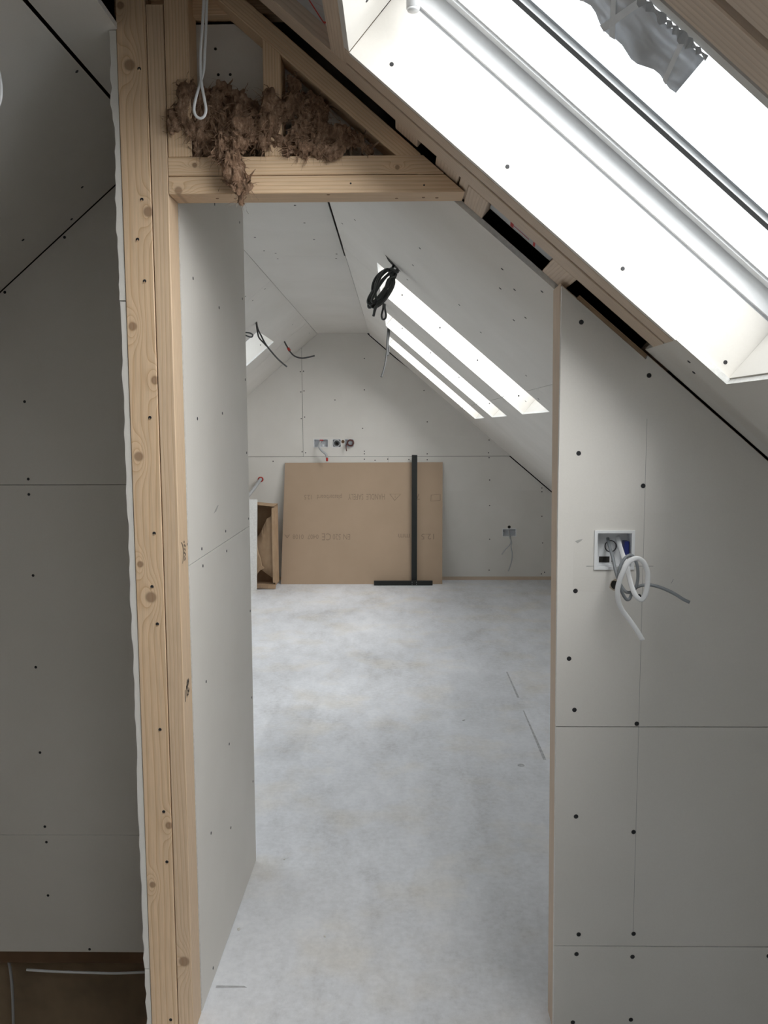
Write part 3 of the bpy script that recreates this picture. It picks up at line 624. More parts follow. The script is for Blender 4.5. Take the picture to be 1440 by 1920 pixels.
box('void_shade_sheet', (0.592, 1.906, 0.03), (0.769, 1.945, 0.12), 'void', rf, MR)
mesh('void_shade_sheet', [tuple(PR(u, y, 0.06)) for u, y in ((-0.3, 1.8165), (0.327, 1.8165), (0.327, 1.96), (-0.3, 1.96))], [(0, 1, 2, 3)], 'void', rf)
mesh('void_shade_sheet', [tuple(PR(u, y, 0.06)) for u, y in ((0.84, 1.8165), (1.06, 1.8165), (1.06, 1.96), (0.84, 1.96))], [(0, 1, 2, 3)], 'void', rf)
# red lettering printed on the foil
def rprint(poly, w_): mesh('red_print', [tuple(PR(u, y, w_)) for u, y in poly], [tuple(range(len(poly)))], 'red_print', rf)
wp = 0.0297
rprint([(0.060, 1.655), (0.068, 1.655), (0.126, 1.742), (0.118, 1.742)], wp); rprint([(0.118, 1.742), (0.118, 1.734), (0.156, 1.690), (0.156, 1.698)], wp)
for k in range(4): rprint([(0.086+k*0.010, 1.668+k*0.016), (0.092+k*0.010, 1.664+k*0.016), (0.118+k*0.010, 1.652+k*0.014), (0.112+k*0.010, 1.656+k*0.014)], wp-0.0001)
wp = 0.0156
for a, b in ((0.640, 0.649), (0.706, 0.712)): rprint([(a, 1.8165), (b, 1.8165), (b+0.012, 1.90), (a+0.012, 1.90)], wp)
for k in range(4): rprint([(0.658, 1.828+k*0.017), (0.704, 1.830+k*0.017), (0.704, 1.835+k*0.017), (0.658, 1.833+k*0.017)], wp)
# landing flat ceiling (insulation between joists, above the viewer)
box('insulation_board', (-0.599, 0.66, 2.47), (0.0, 1.99, 2.50), 'foil', rf)
sheet('plasterboard_panel', (-0.598, XR-0.003), (BACK, 0.655), lambda a, b: True, CZ, CZ+0.0125, ('plaster', 'gypsum'), rf)
for y in (1.3, 0.72): beam('ceiling_joist', (-0.59, y, 2.415), (-0.2, y, 2.415), 0.09, 0.045, (0, 0, 1), 'pine_grey', rf)
# boarded part of the near slope below the skylight
cl = empty('ceiling_landing', 'plasterboard roof slope on the right below the near skylight', 'ceiling', 'structure')
us = (1.056, 1.189, 3.35); ys = (BACK, 0.70, 1.6655, DOOR-0.004)
lp = sheet('plasterboard_panel', us, ys, lambda u, y: u > 1.189 or y > 1.6655, 0.0, 0.0125, ('plaster', 'gypsum'), cl, MR)
for u, y in [(1.115, 1.72), (1.145, 1.755), (1.26, 1.56), (1.28, 1.30)]: screw(PR(u, y, -0.0003), -NR, lp, 0.0045)
# cable and rubble inside the open roof gap
tag(tube('cable', [tuple(PR(0.86, 1.86, 0.055)), tuple(PR(0.90, 1.862, 0.03)), tuple(PR(0.95, 1.875, 0.028)), tuple(PR(1.03, 1.885, 0.04))], 0.0055, 'cable_lightgrey'),
    'grey cable inside the dark roof gap above the right wall', 'cable')

# ------------------------------------------------------------------ skylights
def skylight(i, rect, frame, left, label):
    u0, u1, y0, y1 = rect
    if left: y0, y1 = -y1, -y0
    wn = empty('window_%d' % i, label, 'skylight', 'structure')
    t = 0.0125; wb = 0.002 if not (i == 1) else 0.0005; wt = 0.1435
    def ring(nm, inset, th, wa, wb_, mt):
        """four rails whose inner faces lie inset inside the opening, th thick"""
        a, b, c, d = u0+inset, u1-inset, y0+inset, y1-inset
        mt2 = mt
        box(nm, (a-th, c-th, wa), (b+th, c, wb_), mt2, wn, frame); box(nm, (a-th, d, wa), (b+th, d+th, wb_), mt2, wn, frame)
        box(nm, (a-th, c+0.0004, wa), (a, d-0.0004, wb_), mt2, wn, frame); box(nm, (b, c+0.0004, wa), (b+th, d-0.0004, wb_), mt2, wn, frame)
    def panel(a, b): return box('reveal_panel', a, b, 'plaster', wn, frame)
    lo = 0.0125+0.0008 if i == 1 else wb
    s0 = panel((u0-t, y0-t, wb), (u1+t, y0, wt)); s1_ = panel((u0-t+0.0135, y1, wb), (u1+t, y1+t, wt))
    panel((u0-t, y0+0.001, wb), (u0, y1-0.0015, wt)); panel((u1, y0+0.001, lo), (u1+t, y1-0.0015, wt))
    n = 5 if i == 1 else 5
    if i == 1: sp = [(0.292, 0.036), (0.586, 0.036), (0.885, 0.036), (1.160, 0.032)]
    else: sp = [(u0+0.10, 0.05), (u0+0.36, 0.05), (u0+0.62, 0.05), (u1-0.08, 0.05)]
    for (a, b) in sp:
        p = frame @ Vector((a, y1-0.0003 if not left else y0+0.0003, b)); nrm = (frame.to_3x3() @ Vector((0, -1 if not left else 1, 0)))
        screw(p, nrm, s1_ if not left else s0, 0.0045)
    if i == 1: screw(frame @ Vector((u0+0.0003, y1-0.10, 0.06)), frame.to_3x3() @ Vector((1, 0, 0)), s0, 0.0045)
    ring('lining_groove', -0.010, 0.044, 0.144, 0.152, 'plastic_grey')  # grey colour adds the soft shadow line between panel and frame
    ring('frame_rail', -0.003, 0.051, 0.152, 0.250, 'white_paint')
    ring('sash_rail', 0.028, 0.070, 0.194, 0.2580, 'white_paint')
    ring('sash_lip', 0.0225, 0.020, 0.189, 0.194, 'white_paint')
    ring('seal', 0.0285, 0.0695, 0.2580, 0.2665, 'gasket')
    ring('glazing_bead', 0.024, 0.080, 0.2665, 0.2780, 'white_paint')
    ring('outer_cover', 0.034, 0.090, 0.2780, 0.290, 'plastic_grey')
    box('pane', (u0+0.02, y0+0.02, 0.269), (u1-0.02, y1-0.02, 0.273), 'glass', wn, frame)
    return wn
skylight(1, WR[0], MR, False, 'large near roof window with white frame at the upper right')
skylight(2, WR[1], MR, False, 'nearest and largest of the three skylights seen through the doorway')
skylight(3, WR[2], MR, False, 'middle of the three skylights seen through the doorway')
skylight(4, WR[3], MR, False, 'farthest of the three skylights seen through the doorway')
skylight(7, WR[4], MR, False, 'unseen roof window added for light in the right slope just behind the viewpoint')  # this and the next are unseen, added to brighten the near side
skylight(8, WR[5], MR, False, 'unseen roof window added for light in the right slope far behind the viewpoint')
skylight(5, WL[0], ML, True, 'skylight in the left roof slope of the far room')
skylight(6, WL[1], ML, True, 'unseen skylight added for light in the left roof slope close behind the partition')  # unseen, placed and enlarged to brighten the floor past the doorway
skylight(9, WL[2], ML, True, 'unseen skylight added for light in the left roof slope hidden in the middle of the far room')  # unseen, added to brighten the far room
skylight(10, WL[3], ML, True, 'unseen skylight added for light in the left slope over the stairs beside the viewpoint')  # this and the next are unseen, added as extra light near the viewer
skylight(11, WL[4], ML, True, 'unseen skylight added for light in the left slope over the stairs behind the viewpoint')

# ------------------------------------------------------------------ things: doorway
def blob(name, blobs, seed, label, d1=0.020, d2=0.011, fibres=1500):
    """torn mineral wool: overlapping lumps remeshed, roughened, with loose fibres"""
    bm = bmesh.new(); rnd = random.Random(seed)
    for (x, y, z, rx, ry, rz) in blobs:
        r = bmesh.ops.create_icosphere(bm, subdivisions=2, radius=1.0)
        tilt = Matrix.Rotation(rnd.uniform(-.5, .5), 3, 'Y')
        for v in r['verts']: v.co = Vector((x, y, z))+tilt @ Vector((v.co.x*rx, v.co.y*ry, v.co.z*rz))
    me = bpy.data.meshes.new(name); bm.to_mesh(me); bm.free()
    o = bpy.data.objects.new(name, me); COL.objects.link(o)
    md = o.modifiers.new('r', 'REMESH'); md.mode = 'VOXEL'; md.voxel_size = 0.0026
    dg = bpy.context.evaluated_depsgraph_get()
    me2 = bpy.data.meshes.new_from_object(o.evaluated_get(dg)); o.modifiers.clear(); o.data = me2; me2.name = name
    so = Vector((seed*3.1, 0, 0)); me2.update()
    nr = [v.normal.copy() for v in me2.vertices]
    for v, nn in zip(me2.vertices, nr):
        p = v.co.copy(); q = Vector((p.x*1.0, p.y*1.0, p.z*0.55))
        a = mnoise.fractal(q*32+so, 0.8, 2.0, 4)
        b = abs(mnoise.noise(Vector((p.x*85, p.y*85, p.z*30))+so*2))
        c = mnoise.noise(p*240+so)
        v.co = p+nn*(d1*a*0.75-d2*(1-b*2.2)*0.6+0.0015*c)+Vector((0.012*mnoise.noise(q*18+so*3), 0.006*mnoise.noise(q*22+so), 0.01*mnoise.noise(q*14-so)))
    me2.materials.append(M['wool'])
    for p in me2.polygons: p.use_smooth = True
    me2.update()
    tag(o, label, 'insulation')
    V = []; Fc = []; nv = len(me2.vertices)
    for k in range(fibres):
        v = me2.vertices[rnd.randrange(nv)]; p = v.co.copy(); nn = v.normal
        if nn.y > 0.3: continue
        L = rnd.uniform(0.008, 0.028); dr = (nn*rnd.uniform(.1, .8)+Vector((rnd.uniform(-1, 1), rnd.uniform(-.5, .2), rnd.uniform(-1.2, .6)))).normalized()
        wv = dr.cross(Vector((0, 1, 0.1))).normalized()*rnd.uniform(0.00025, 0.0008); cur = Vector((rnd.uniform(-.4, .4), 0, rnd.uniform(-.6, .1)))
        b0 = len(V)
        for s_ in range(4):
            t = s_/3; c = p-nn*0.002+dr*L*t+cur*L*t*t; ww = wv*(1-t*0.8); V.append(tuple(c-ww)); V.append(tuple(c+ww))
        for s_ in range(3): Fc.append((b0+2*s_, b0+2*s_+1, b0+2*s_+3, b0+2*s_+2))
    fb = mesh('loose_fibres', V, Fc, 'wool_fibre', o); fb['kind'] = 'stuff'
    V = []; Fc = []
    for k in range(300):
        v = me2.vertices[rnd.randrange(nv)]; p = v.co.copy(); nn = v.normal
        if nn.y > 0.1: continue
        L = rnd.uniform(0.008, 0.026); dr = (nn*rnd.uniform(.05, .5)+Vector((rnd.uniform(-.7, .7), rnd.uniform(-.4, .1), rnd.uniform(-1.2, .8)))).normalized()
        wv = dr.cross(nn).normalized()*rnd.uniform(0.0008, 0.0026); cur = Vector((rnd.uniform(-.6, .6), rnd.uniform(-.4, .1), rnd.uniform(-.6, .2))); b0 = len(V)
        for s_ in range(6):
            t = s_/5; c = p-nn*0.003+dr*L*t+cur*L*t*t*0.8+Vector((0.002*math.sin(t*7+k), 0, 0.002*math.cos(t*5+k))); ww = wv*(0.25+0.75*math.sin(math.pi*min(1, t*0.9+0.1)))
            V.append(tuple(c-ww)); V.append(tuple(c+ww+nn*0.001))
        for s_ in range(5): Fc.append((b0+2*s_, b0+2*s_+1, b0+2*s_+3, b0+2*s_+2))
    fk = mesh('wool_flakes', V, Fc, 'wool', o, None, True); fk['kind'] = 'stuff'
    return o
yw = DOOR+0.018
rw = random.Random(11)
lb = [(-0.455, yw-0.012, 2.20, .022, .016, .03), (-0.468, yw-0.016, 2.15, .018, .014, .05), (-0.44, yw-0.005, 2.12, .03, .025, .045), (-0.415, yw, 2.18, .03, .025, .035), (-0.385, yw, 2.13, .035, .03, .055),
      (-0.378, yw, 2.19, .022, .02, .025), (-0.345, yw, 2.185, .025, .022, .025), (-0.335, yw, 2.13, .035, .03, .05), (-0.31, yw, 2.165, .02, .02, .03), (-0.305, yw, 2.11, .018, .02, .035), (-0.43, yw, 2.085, .03, .03, .02),
      (-0.385, yw-0.01, 2.085, .04, .03, .025), (-0.345, yw-0.02, 2.085, .03, .03, .025),
      (-0.372, yw-0.038, 2.075, .030, .016, .03), (-0.352, yw-0.046, 2.05, .028, .014, .03), (-0.345, yw-0.043, 2.02, .020, .012, .03), (-0.335, yw-0.040, 1.99, .021, .012, .024), (-0.332, yw-0.036, 2.03, .014, .012, .04), (-0.335, yw-0.034, 1.965, .012, .008, .014)]
blob('mineral_wool', lb, 2, 'torn brown mineral wool hanging over the left end of the door header')
rb = [(-0.275, yw-0.018, 2.175, .022, .016, .03), (-0.27, yw-0.020, 2.13, .02, .014, .045), (-0.25, yw-0.012, 2.165, .022, .02, .03), (-0.235, yw, 2.185, .022, .02, .03), (-0.225, yw+.01, 2.22, .016, .015, .02), (-0.20, yw, 2.17, .03, .025, .03),
      (-0.26, yw-0.012, 2.09, .03, .018, .022), (-0.215, yw-.004, 2.12, .03, .025, .03), (-0.18, yw+.006, 2.15, .028, .022, .03), (-0.165, yw, 2.115, .035, .028, .03), (-0.12, yw, 2.105, .03, .028, .025), (-0.095, yw-.006, 2.09, .025, .024, .018),
      (-0.205, yw-0.012, 2.08, .035, .026, .018), (-0.15, yw-.012, 2.078, .04, .026, .014), (-0.235, yw-.022, 2.075, .016, .014, .016), (-0.068, yw-.004, 2.078, .016, .018, .012), (-0.13, yw-.024, 2.068, .02, .012, .010)]
blob('mineral_wool', rb, 5, 'dark brown mineral wool stuffed under the sloping rail above the doorway')

loop = [(-0.392, 1.804, 2.47), (-0.395, 1.802, 2.36), (-0.399, 1.8, 2.30), (-0.403, 1.8, 2.265), (-0.406, 1.803, 2.232), (-0.405, 1.802, 2.193), (-0.400, 1.8, 2.162), (-0.396, 1.799, 2.136), (-0.399, 1.798, 2.122), (-0.408, 1.798, 2.1165),
        (-0.418, 1.799, 2.123), (-0.421, 1.8, 2.138), (-0.416, 1.802, 2.162), (-0.408, 1.806, 2.19), (-0.4005, 1.808, 2.216), (-0.397, 1.808, 2.256), (-0.392, 1.807, 2.321), (-0.384, 1.806, 2.47)]
tag(tube('cable_loop', loop, 0.0030, 'cable_white', flat=0.8), 'thin white cable hanging in a loop above the doorway', 'cable')
lw = [(-0.735, 1.505, 2.40), (-0.725, 1.502, 2.20), (-0.705, 1.5, 2.135), (-0.692, 1.5, 2.098), (-0.688, 1.5, 2.065), (-0.692, 1.5, 2.04), (-0.706, 1.5, 2.022), (-0.722, 1.5, 2.03), (-0.730, 1.501, 2.061), (-0.728, 1.505, 2.10), (-0.73, 1.51, 2.20), (-0.75, 1.512, 2.40)]
tag(tube('cable_loop', lw, 0.0048, 'cable_white', flat=0.7), 'white cable loop at the left edge over the stairwell', 'cable')
# white tube end at the top of the near skylight
pt = empty('plastic_tube', 'short white plastic tube end hanging at the top of the near roof window', 'tube', loc=(0.031, 1.60, 2.232))
def cyl(nm, r, z0, z1, mt, parent, seg=20, r2=None):
    bm = bmesh.new(); bmesh.ops.create_cone(bm, cap_ends=True, segments=seg, radius1=r, radius2=r if r2 is None else r2, depth=z1-z0)
    for v in bm.verts: v.co.z += (z0+z1)/2
    me = bpy.data.meshes.new(nm); bm.to_mesh(me); bm.free(); return finish(nm, me, mt, parent, None, True)
cyl('tube_body', 0.0125, 0.002, 0.30, 'plastic_white', pt); cyl('end_cap', 0.0105, -0.002, 0.002, 'plastic_white', pt, 20, 0.0115)

# clear film hanging from the near edge of the skylight
Vf = []; Ff = []; nU, nY = 40, 8
def film_pt(u, t, lift=0.0):
    return tuple(PR(u, 0.879+(0.062+0.004*math.sin(u*60))*t, -0.004-0.012*t-0.0035*math.sin(u*45+2*t)*t-0.002*math.sin(u*130)*(0.4+t)-lift))
for i in range(nU+1):
    for j in range(nY+1): Vf.append(film_pt(0.40+0.344*i/nU, j/nY))
for i in range(nU):
    for j in range(nY): a = i*(nY+1)+j; Ff.append((a, a+1, a+nY+2, a+nY+1))
fm = mesh('plastic_film', Vf, Ff, 'film', None, None, True); tag(fm, 'clear plastic film strip hanging from the near edge of the roof window', 'film')
md = fm.modifiers.new('thickness', 'SOLIDIFY'); md.thickness = 0.0004
for ua, ub, dl in ((0.560, 0.567, 0.022), (0.62, 0.627, 0.03), (0.655, 0.663, -0.02), (0.712, 0.718, 0.012)):
    Vb = []
    for j in range(nY+1): Vb += [film_pt(ua+dl*j/nY, j/nY, 0.0008), film_pt(ub+dl*j/nY, j/nY, 0.0008)]
    mesh('film_band', Vb, [(2*j, 2*j+1, 2*j+3, 2*j+2) for j in range(nY)], 'plastic_white', fm)
# crinkled foil edge along the film
Ve = []; rnd = random.Random(3)
for i in range(90):
    u = 0.40+0.345*i/89; d = rnd.uniform(-0.0025, 0.0025)
    Ve += [tuple(PR(u, 0.8735+d*0.4, -0.002+d)), tuple(PR(u+0.001, 0.880+d, -0.006-d))]
mesh('foil_edge', Ve, [(2*i, 2*i+1, 2*i+3, 2*i+2) for i in range(89)], 'cable_lightgrey', fm)

# ------------------------------------------------------------------ things: cable box on the right wall
sb = empty('back_box', 'white square cable box set in the right wall', 'electrical box', loc=(0.4925, DOOR, 1.1955))
def lb_(nm, a, b, mt, parent=sb, bev=0.0): return box(nm, a, b, mt, parent, None, bev)
for a, b in (((-.0455, -.0035, .0390), (.0455, 0.0, .0450)), ((-.0455, -.0035, -.0450), (.0455, 0.0, -.0385)), ((-.0455, -.0035, -.0385), (-.0385, 0.0, .0390)), ((.0385, -.0035, -.0385), (.0455, 0.0, .0390))):
    lb_('rim', a, b, 'plastic_white')
lb_('back', (-.0400, .0330, -.0385), (.0400, .0350, .0390), 'plastic_white')
for a, b in (((-.0405, 0, -.0385), (-.0390, .033, .039)), ((.0390, 0, -.0385), (.0405, .033, .039)), ((-.039, 0, .0375), (.039, .033, .039)), ((-.039, 0, -.0400), (.039, .033, -.0385))): lb_('side_wall', a, b, 'plastic_white')
ring_pts = [(0.013*math.cos(a), 0.0318, 0.004+0.013*math.sin(a)) for a in [i*0.3 for i in range(22)]]
tube('knockout', ring_pts, 0.0010, 'screw', sb, 6, smooth_pts=False)
lb_('knockout', (-.026, .0315, -.034), (-.002, .0328, -.020), 'void'); lb_('knockout', (.003, .0315, -.033), (.008, .0328, -.020), 'void')
lb_('fixing_lug', (.026, .010, -.014), (.037, .032, .018), 'blue', sb, 0.001); screw((0.4925+.031, DOOR+.0095, 1.1955), (0, -1, 0), sb, 0.003, 'cable_lightgrey', 'lug_screw')
lb_('knockout', (-.022, .008, .0365), (-.006, .028, .0374), 'void')
for z in (0.01, -.012): lb_('fixing_lug', (-.0385, .012, z-.004), (-.035, .03, z+.004), 'plastic_grey')
GREY = [(0.485, 1.906, 1.2185), (0.485, 1.89, 1.202), (0.486, 1.862, 1.18), (0.488, 1.845, 1.155), (0.495, 1.832, 1.128), (0.505, 1.822, 1.111), (0.516, 1.815, 1.111), (0.525, 1.81, 1.124), (0.528, 1.808, 1.147), (0.525, 1.806, 1.172), (0.516, 1.804, 1.191), (0.505, 1.8, 1.195), (0.493, 1.797, 1.186), (0.484, 1.795, 1.167), (0.483, 1.797, 1.142), (0.491, 1.8, 1.116), (0.502, 1.805, 1.098), (0.511, 1.81, 1.096), (0.518, 1.815, 1.108), (0.529, 1.82, 1.12), (0.544, 1.82, 1.125), (0.563, 1.82, 1.125), (0.584, 1.81, 1.12), (0.608, 1.8, 1.109), (0.622, 1.79, 1.1), (0.635, 1.785, 1.094)]
WHITE = [(0.507, 1.906, 1.2215), (0.507, 1.885, 1.205), (0.507, 1.855, 1.186), (0.51, 1.835, 1.167), (0.512, 1.82, 1.145), (0.515, 1.805, 1.123), (0.522, 1.795, 1.105), (0.532, 1.79, 1.099), (0.539, 1.786, 1.112), (0.542, 1.783, 1.137), (0.54, 1.78, 1.162), (0.53, 1.778, 1.184), (0.515, 1.777, 1.192), (0.498, 1.778, 1.184), (0.488, 1.78, 1.164), (0.482, 1.785, 1.142), (0.479, 1.79, 1.118), (0.483, 1.795, 1.095), (0.493, 1.8, 1.074), (0.508, 1.8, 1.054), (0.524, 1.795, 1.031), (0.537, 1.79, 1.008)]
tag(tube('cable', GREY, 0.0036, 'cable_grey', sides=10), 'grey cable coiling out of the white wall box and sticking out right', 'cable')
tag(tube('cable', WHITE, 0.0056, 'cable_white', sides=12, flat=0.38, flat_dir=(0.45, 1, 0.1)), 'flat white cable looping out of the wall box and hanging down', 'cable')

# ------------------------------------------------------------------ things: far wall sockets and cables
def far_box(k, label, double):
    x0, x1, z0_, z1_ = SOCK[k]; cx, cz = (x0+x1)/2, (z0_+z1_)/2; hx, hz = (x1-x0)/2, (z1_-z0_)/2
    e = empty('back_box', label, 'electrical box', loc=(cx, FAR, cz))
    t = 0.0045
    for a, b in (((-hx-t, -.002, hz), (hx+t, 0, hz+t)), ((-hx-t, -.002, -hz-t), (hx+t, 0, -hz)), ((-hx-t, -.002, -hz), (-hx, 0, hz)), ((hx, -.002, -hz), (hx+t, 0, hz))): box('rim', a, b, 'plastic_white', e)
    box('back', (-hx, .030, -hz), (hx, .032, hz), 'plastic_grey', e)
    for s_ in (-1, 1):
        box('side_wall', (s_*hx-.001, .0005, -hz), (s_*hx+.001, .030, hz), 'plastic_white', e); box('side_wall', (-hx, .0005, s_*hz-.001), (hx, .030, s_*hz+.001), 'plastic_white', e)
        box('fixing_lug', (s_*(hx-.006)-.004, .004, -.008), (s_*(hx-.006)+.004, .029, .008), 'plastic_grey', e)
    return e
e = far_box(0, 'white double socket box on the far wall with a grey cable hanging out', True)
box('red_grommet', (-.013, .002, .024), (.020, .028, .034), 'red', e)
box('label', (.01, .027, -.03), (.028, .0295, -.012), 'plastic_white', e)
e = far_box(1, 'square grey box with a black round conduit on the far wall', False)
tube('conduit_collar', [(0.030*math.cos(a), -0.001, 0.030*math.sin(a)) for a in [i*math.pi/12 for i in range(25)]], 0.006, 'cable_lightgrey', e, 6, smooth_pts=False)
tube('conduit_ring', [(0.019*math.cos(a), -0.003, -0.003+0.019*math.sin(a)) for a in [i*math.pi/10 for i in range(21)]], 0.006, 'cable_dark', e, 6, smooth_pts=False)
finish('conduit_mouth', disc_mesh('conduit_mouth', 0.018, 0.002, 18), 'void', e, Matrix.Translation((0, 0.004, -0.003)) @ Matrix.Rotation(math.pi/2, 4, 'X'))
e = far_box(2, 'square wall box with a brown cable coil on the far wall', False)
cb = [(-0.4515+0.012+(0.028+0.004*math.sin(a*1.7))*math.cos(a), FAR-0.012-0.0012*a, 1.315+(0.027+0.004*math.cos(a*1.3))*math.sin(a)) for a in [math.pi*1.2+i*0.45 for i in range(58)]]
cb = [(-0.478, FAR+0.02, 1.30), (-0.474, FAR-0.005, 1.30)]+cb+[(-0.476, FAR-0.045, 1.30), (-0.479, FAR-0.045, 1.265), (-0.474, FAR-0.045, 1.237)]
tag(tube('cable_coil', cb, 0.0042, 'cable_brown', n=3), 'small red brown cable coil at the far wall box', 'cable')
e = far_box(3, 'low grey double socket box near the right end of the far wall', True)
screw((-0.512, FAR-0.0006, 1.326), (0, -1, 0), pan_r, 0.016, 'dark_timber', 'round_hole'); screw((1.063, FAR-0.0006, 0.511), (0, -1, 0), pan_l, 0.015, 'void', 'round_hole')
box('patch', (-0.637, FAR-0.0006, 1.277), (-0.618, FAR-0.0001, 1.35), 'gypsum', wf)
c = tube('cable', [(-0.724, 7.872, 1.333), (-0.733, 7.83, 1.30), (-0.729, 7.80, 1.272), (-0.703, 7.785, 1.239), (-0.668, 7.78, 1.21), (-0.658, 7.78, 1.175)], 0.010, 'cable_lightgrey'); tag(c, 'grey conduit curling down from the double box on the far wall', 'cable')
e2 = tube('red_end', [(-0.658, 7.78, 1.178), (-0.658, 7.778, 1.145)], 0.0105, 'red', c, 10, smooth_pts=False); e2.matrix_basis = c.matrix_world.inverted() @ e2.matrix_basis
tag(tube('cable', [(1.059, 7.875, 0.477), (1.059, 7.84, 0.455), (1.063, 7.80, 0.417), (1.078, 7.79, 0.373), (1.073, 7.79, 0.332), (1.086, 7.79, 0.255), (1.077, 7.79, 0.179), (1.05, 7.79, 0.097)], 0.0055, 'cable_lightgrey'), 'longer grey cable hanging from the low socket box on the far wall', 'cable')
tag(tube('cable', [(1.066, 7.875, 0.477), (1.066, 7.84, 0.45), (1.072, 7.805, 0.40), (1.065, 7.80, 0.352), (1.023, 7.80, 0.306), (0.988, 7.80, 0.256)], 0.005, 'cable_lightgrey'), 'shorter grey cable hanging from the low socket box bent to the left', 'cable')
wc = tube('wall_cable', [(-1.297, 7.87, 0.975), (-1.300, 7.80, 0.962), (-1.33, 7.68, 0.90), (-1.38, 7.55, 0.82), (-1.42, 7.5, 0.76)], 0.016, 'cable_lightgrey'); tag(wc, 'grey bundled cable coming out of the far wall above the cardboard box', 'cable')
rr = [(-1.297+0.022*math.cos(a), FAR-0.004, 0.972+0.020*math.sin(a)) for a in [i*math.pi/8 for i in range(17)]]
e3 = tube('red_collar', rr, 0.006, 'red', wc, 6, smooth_pts=False); e3.matrix_basis = wc.matrix_world.inverted() @ e3.matrix_basis
screw((-1.302, FAR-0.0006, 0.975), (0, -1, 0), pan_r, 0.020, 'dark_timber', 'round_hole')

# ------------------------------------------------------------------ things: cables hanging from the slopes of the far room
rnd = random.Random(21); pts = [tuple(PR(0.325, 3.36, 0.0)), (-0.02, 3.35, 2.085)]
ax = Vector((-0.50, 0, -0.86)); bx_ = Vector((0.86, 0, -0.42)); cc = Vector((-0.058, 3.31, 2.012))
turns = 7
for i in range(turns*10):
    a = i*2*math.pi/10+2.6; t = i/10
    k_ = int(t); ra = (0.078, 0.066, 0.082, 0.058, 0.074, 0.062, 0.08)[k_ % 7]+rnd.uniform(-.003, .003); rb_ = (0.034, 0.018, 0.026, 0.040, 0.012, 0.030, 0.022)[k_ % 7]
    tw_ = (0.0, 0.22, -0.18, 0.1, -0.08, 0.3, -0.25)[k_ % 7]; a1 = ax*math.cos(tw_)+bx_*math.sin(tw_); b1 = bx_*math.cos(tw_)-ax*math.sin(tw_)
    p = cc+ax*(0.078-ra)*-0.8+a1*(ra*math.cos(a))+b1*(rb_*math.sin(a))+Vector((0.004*math.sin(t*3), 0.02*math.cos(t*2.1), 0.004*math.cos(t*4)))
    pts.append(tuple(p))
pts += [(-0.022, 3.30, 2.03), (-0.035, 3.30, 1.985), (-0.060, 3.30, 1.955), (-0.083, 3.30, 1.938), (-0.090, 3.30, 1.905)]
ck = tube('cable_coil', pts, 0.0050, 'cable_dark', n=4); tag(ck, 'bundled coil of black cable hanging from the slope by the nearest far skylight', 'cable')
e4 = tube('wrap', [(-0.012+0.016*math.cos(a), 3.31+0.022*math.sin(a), 2.075+0.006*math.sin(2*a)) for a in [i*0.5 for i in range(30)]], 0.0058, 'cable_dark', ck, n=3); e4.matrix_basis = ck.matrix_world.inverted() @ e4.matrix_basis
e4 = tube('tail', [(-0.035, 3.30, 2.02), (-0.055, 3.302, 1.975), (-0.080, 3.302, 1.940), (-0.092, 3.302, 1.902)], 0.0052, 'cable_dark', ck, n=4); e4.matrix_basis = ck.matrix_world.inverted() @ e4.matrix_basis
tag(tube('cable_loop', [tuple(PR(0.236, 4.76, 0)), (-0.077, 4.745, 2.13), (-0.085, 4.72, 2.092), (-0.082, 4.71, 2.070), (-0.073, 4.70, 2.064), (-0.063, 4.70, 2.072), (-0.061, 4.70, 2.092), (-0.067, 4.73, 2.13), tuple(PR(0.245, 4.77, 0))], 0.0058, 'cable_dark'), 'small dark cable loop hanging between the nearest and middle skylights', 'cable')
tag(tube('cable', [tuple(PR(0.255, 5.9, 0)), (-0.063, 5.89, 2.12), (-0.068, 5.88, 2.06), (-0.070, 5.86, 1.985), (-0.081, 5.84, 1.911), (-0.092, 5.83, 1.86), (-0.109, 5.82, 1.811)], 0.0062, 'cable_midgrey'), 'long grey cable hanging down beside the middle and farthest skylights', 'cable')
tag(tube('cable', [tuple(PR(0.262, 5.91, 0)), (-0.054, 5.89, 2.11), (-0.062, 5.88, 2.05), (-0.056, 5.87, 2.0), (-0.066, 5.86, 1.96)], 0.006, 'cable_midgrey'), 'short grey cable twisted beside the farthest skylights', 'cable')
tag(tube('cable', [tuple(PL(0.2537, 5.61, 0)), (-0.918, 5.57, 2.115), (-0.895, 5.55, 2.07), (-0.852, 5.5, 2.0), (-0.783, 5.5, 1.917), (-0.721, 5.5, 1.862)], 0.0052, 'cable_midgrey'), 'long grey cable hanging from the left slope in front of the skylight', 'cable')
tag(tube('cable', [tuple(PL(0.258, 5.62, 0)), (-0.922, 5.57, 2.10), (-0.908, 5.55, 2.055), (-0.868, 5.5, 2.015), (-0.84, 5.5, 1.985)], 0.0052, 'cable_midgrey'), 'shorter grey cable beside the long one on the left slope', 'cable')
c = tube('cable', [tuple(PL(0.2463, 6.94, 0)), (-0.905, 6.91, 2.13), (-0.875, 6.9, 2.08), (-0.835, 6.88, 2.043), (-0.776, 6.86, 2.026), (-0.72, 6.86, 2.034), (-0.671, 6.86, 2.045)], 0.0060, 'cable_midgrey'); tag(c, 'grey cable with a red tie curving out of the left slope', 'cable')
e5 = tube('red_tie', [(-0.893, 6.905, 2.112), (-0.880, 6.90, 2.09)], 0.011, 'red', c, 8, smooth_pts=False); e5.matrix_basis = c.matrix_world.inverted() @ e5.matrix_basis
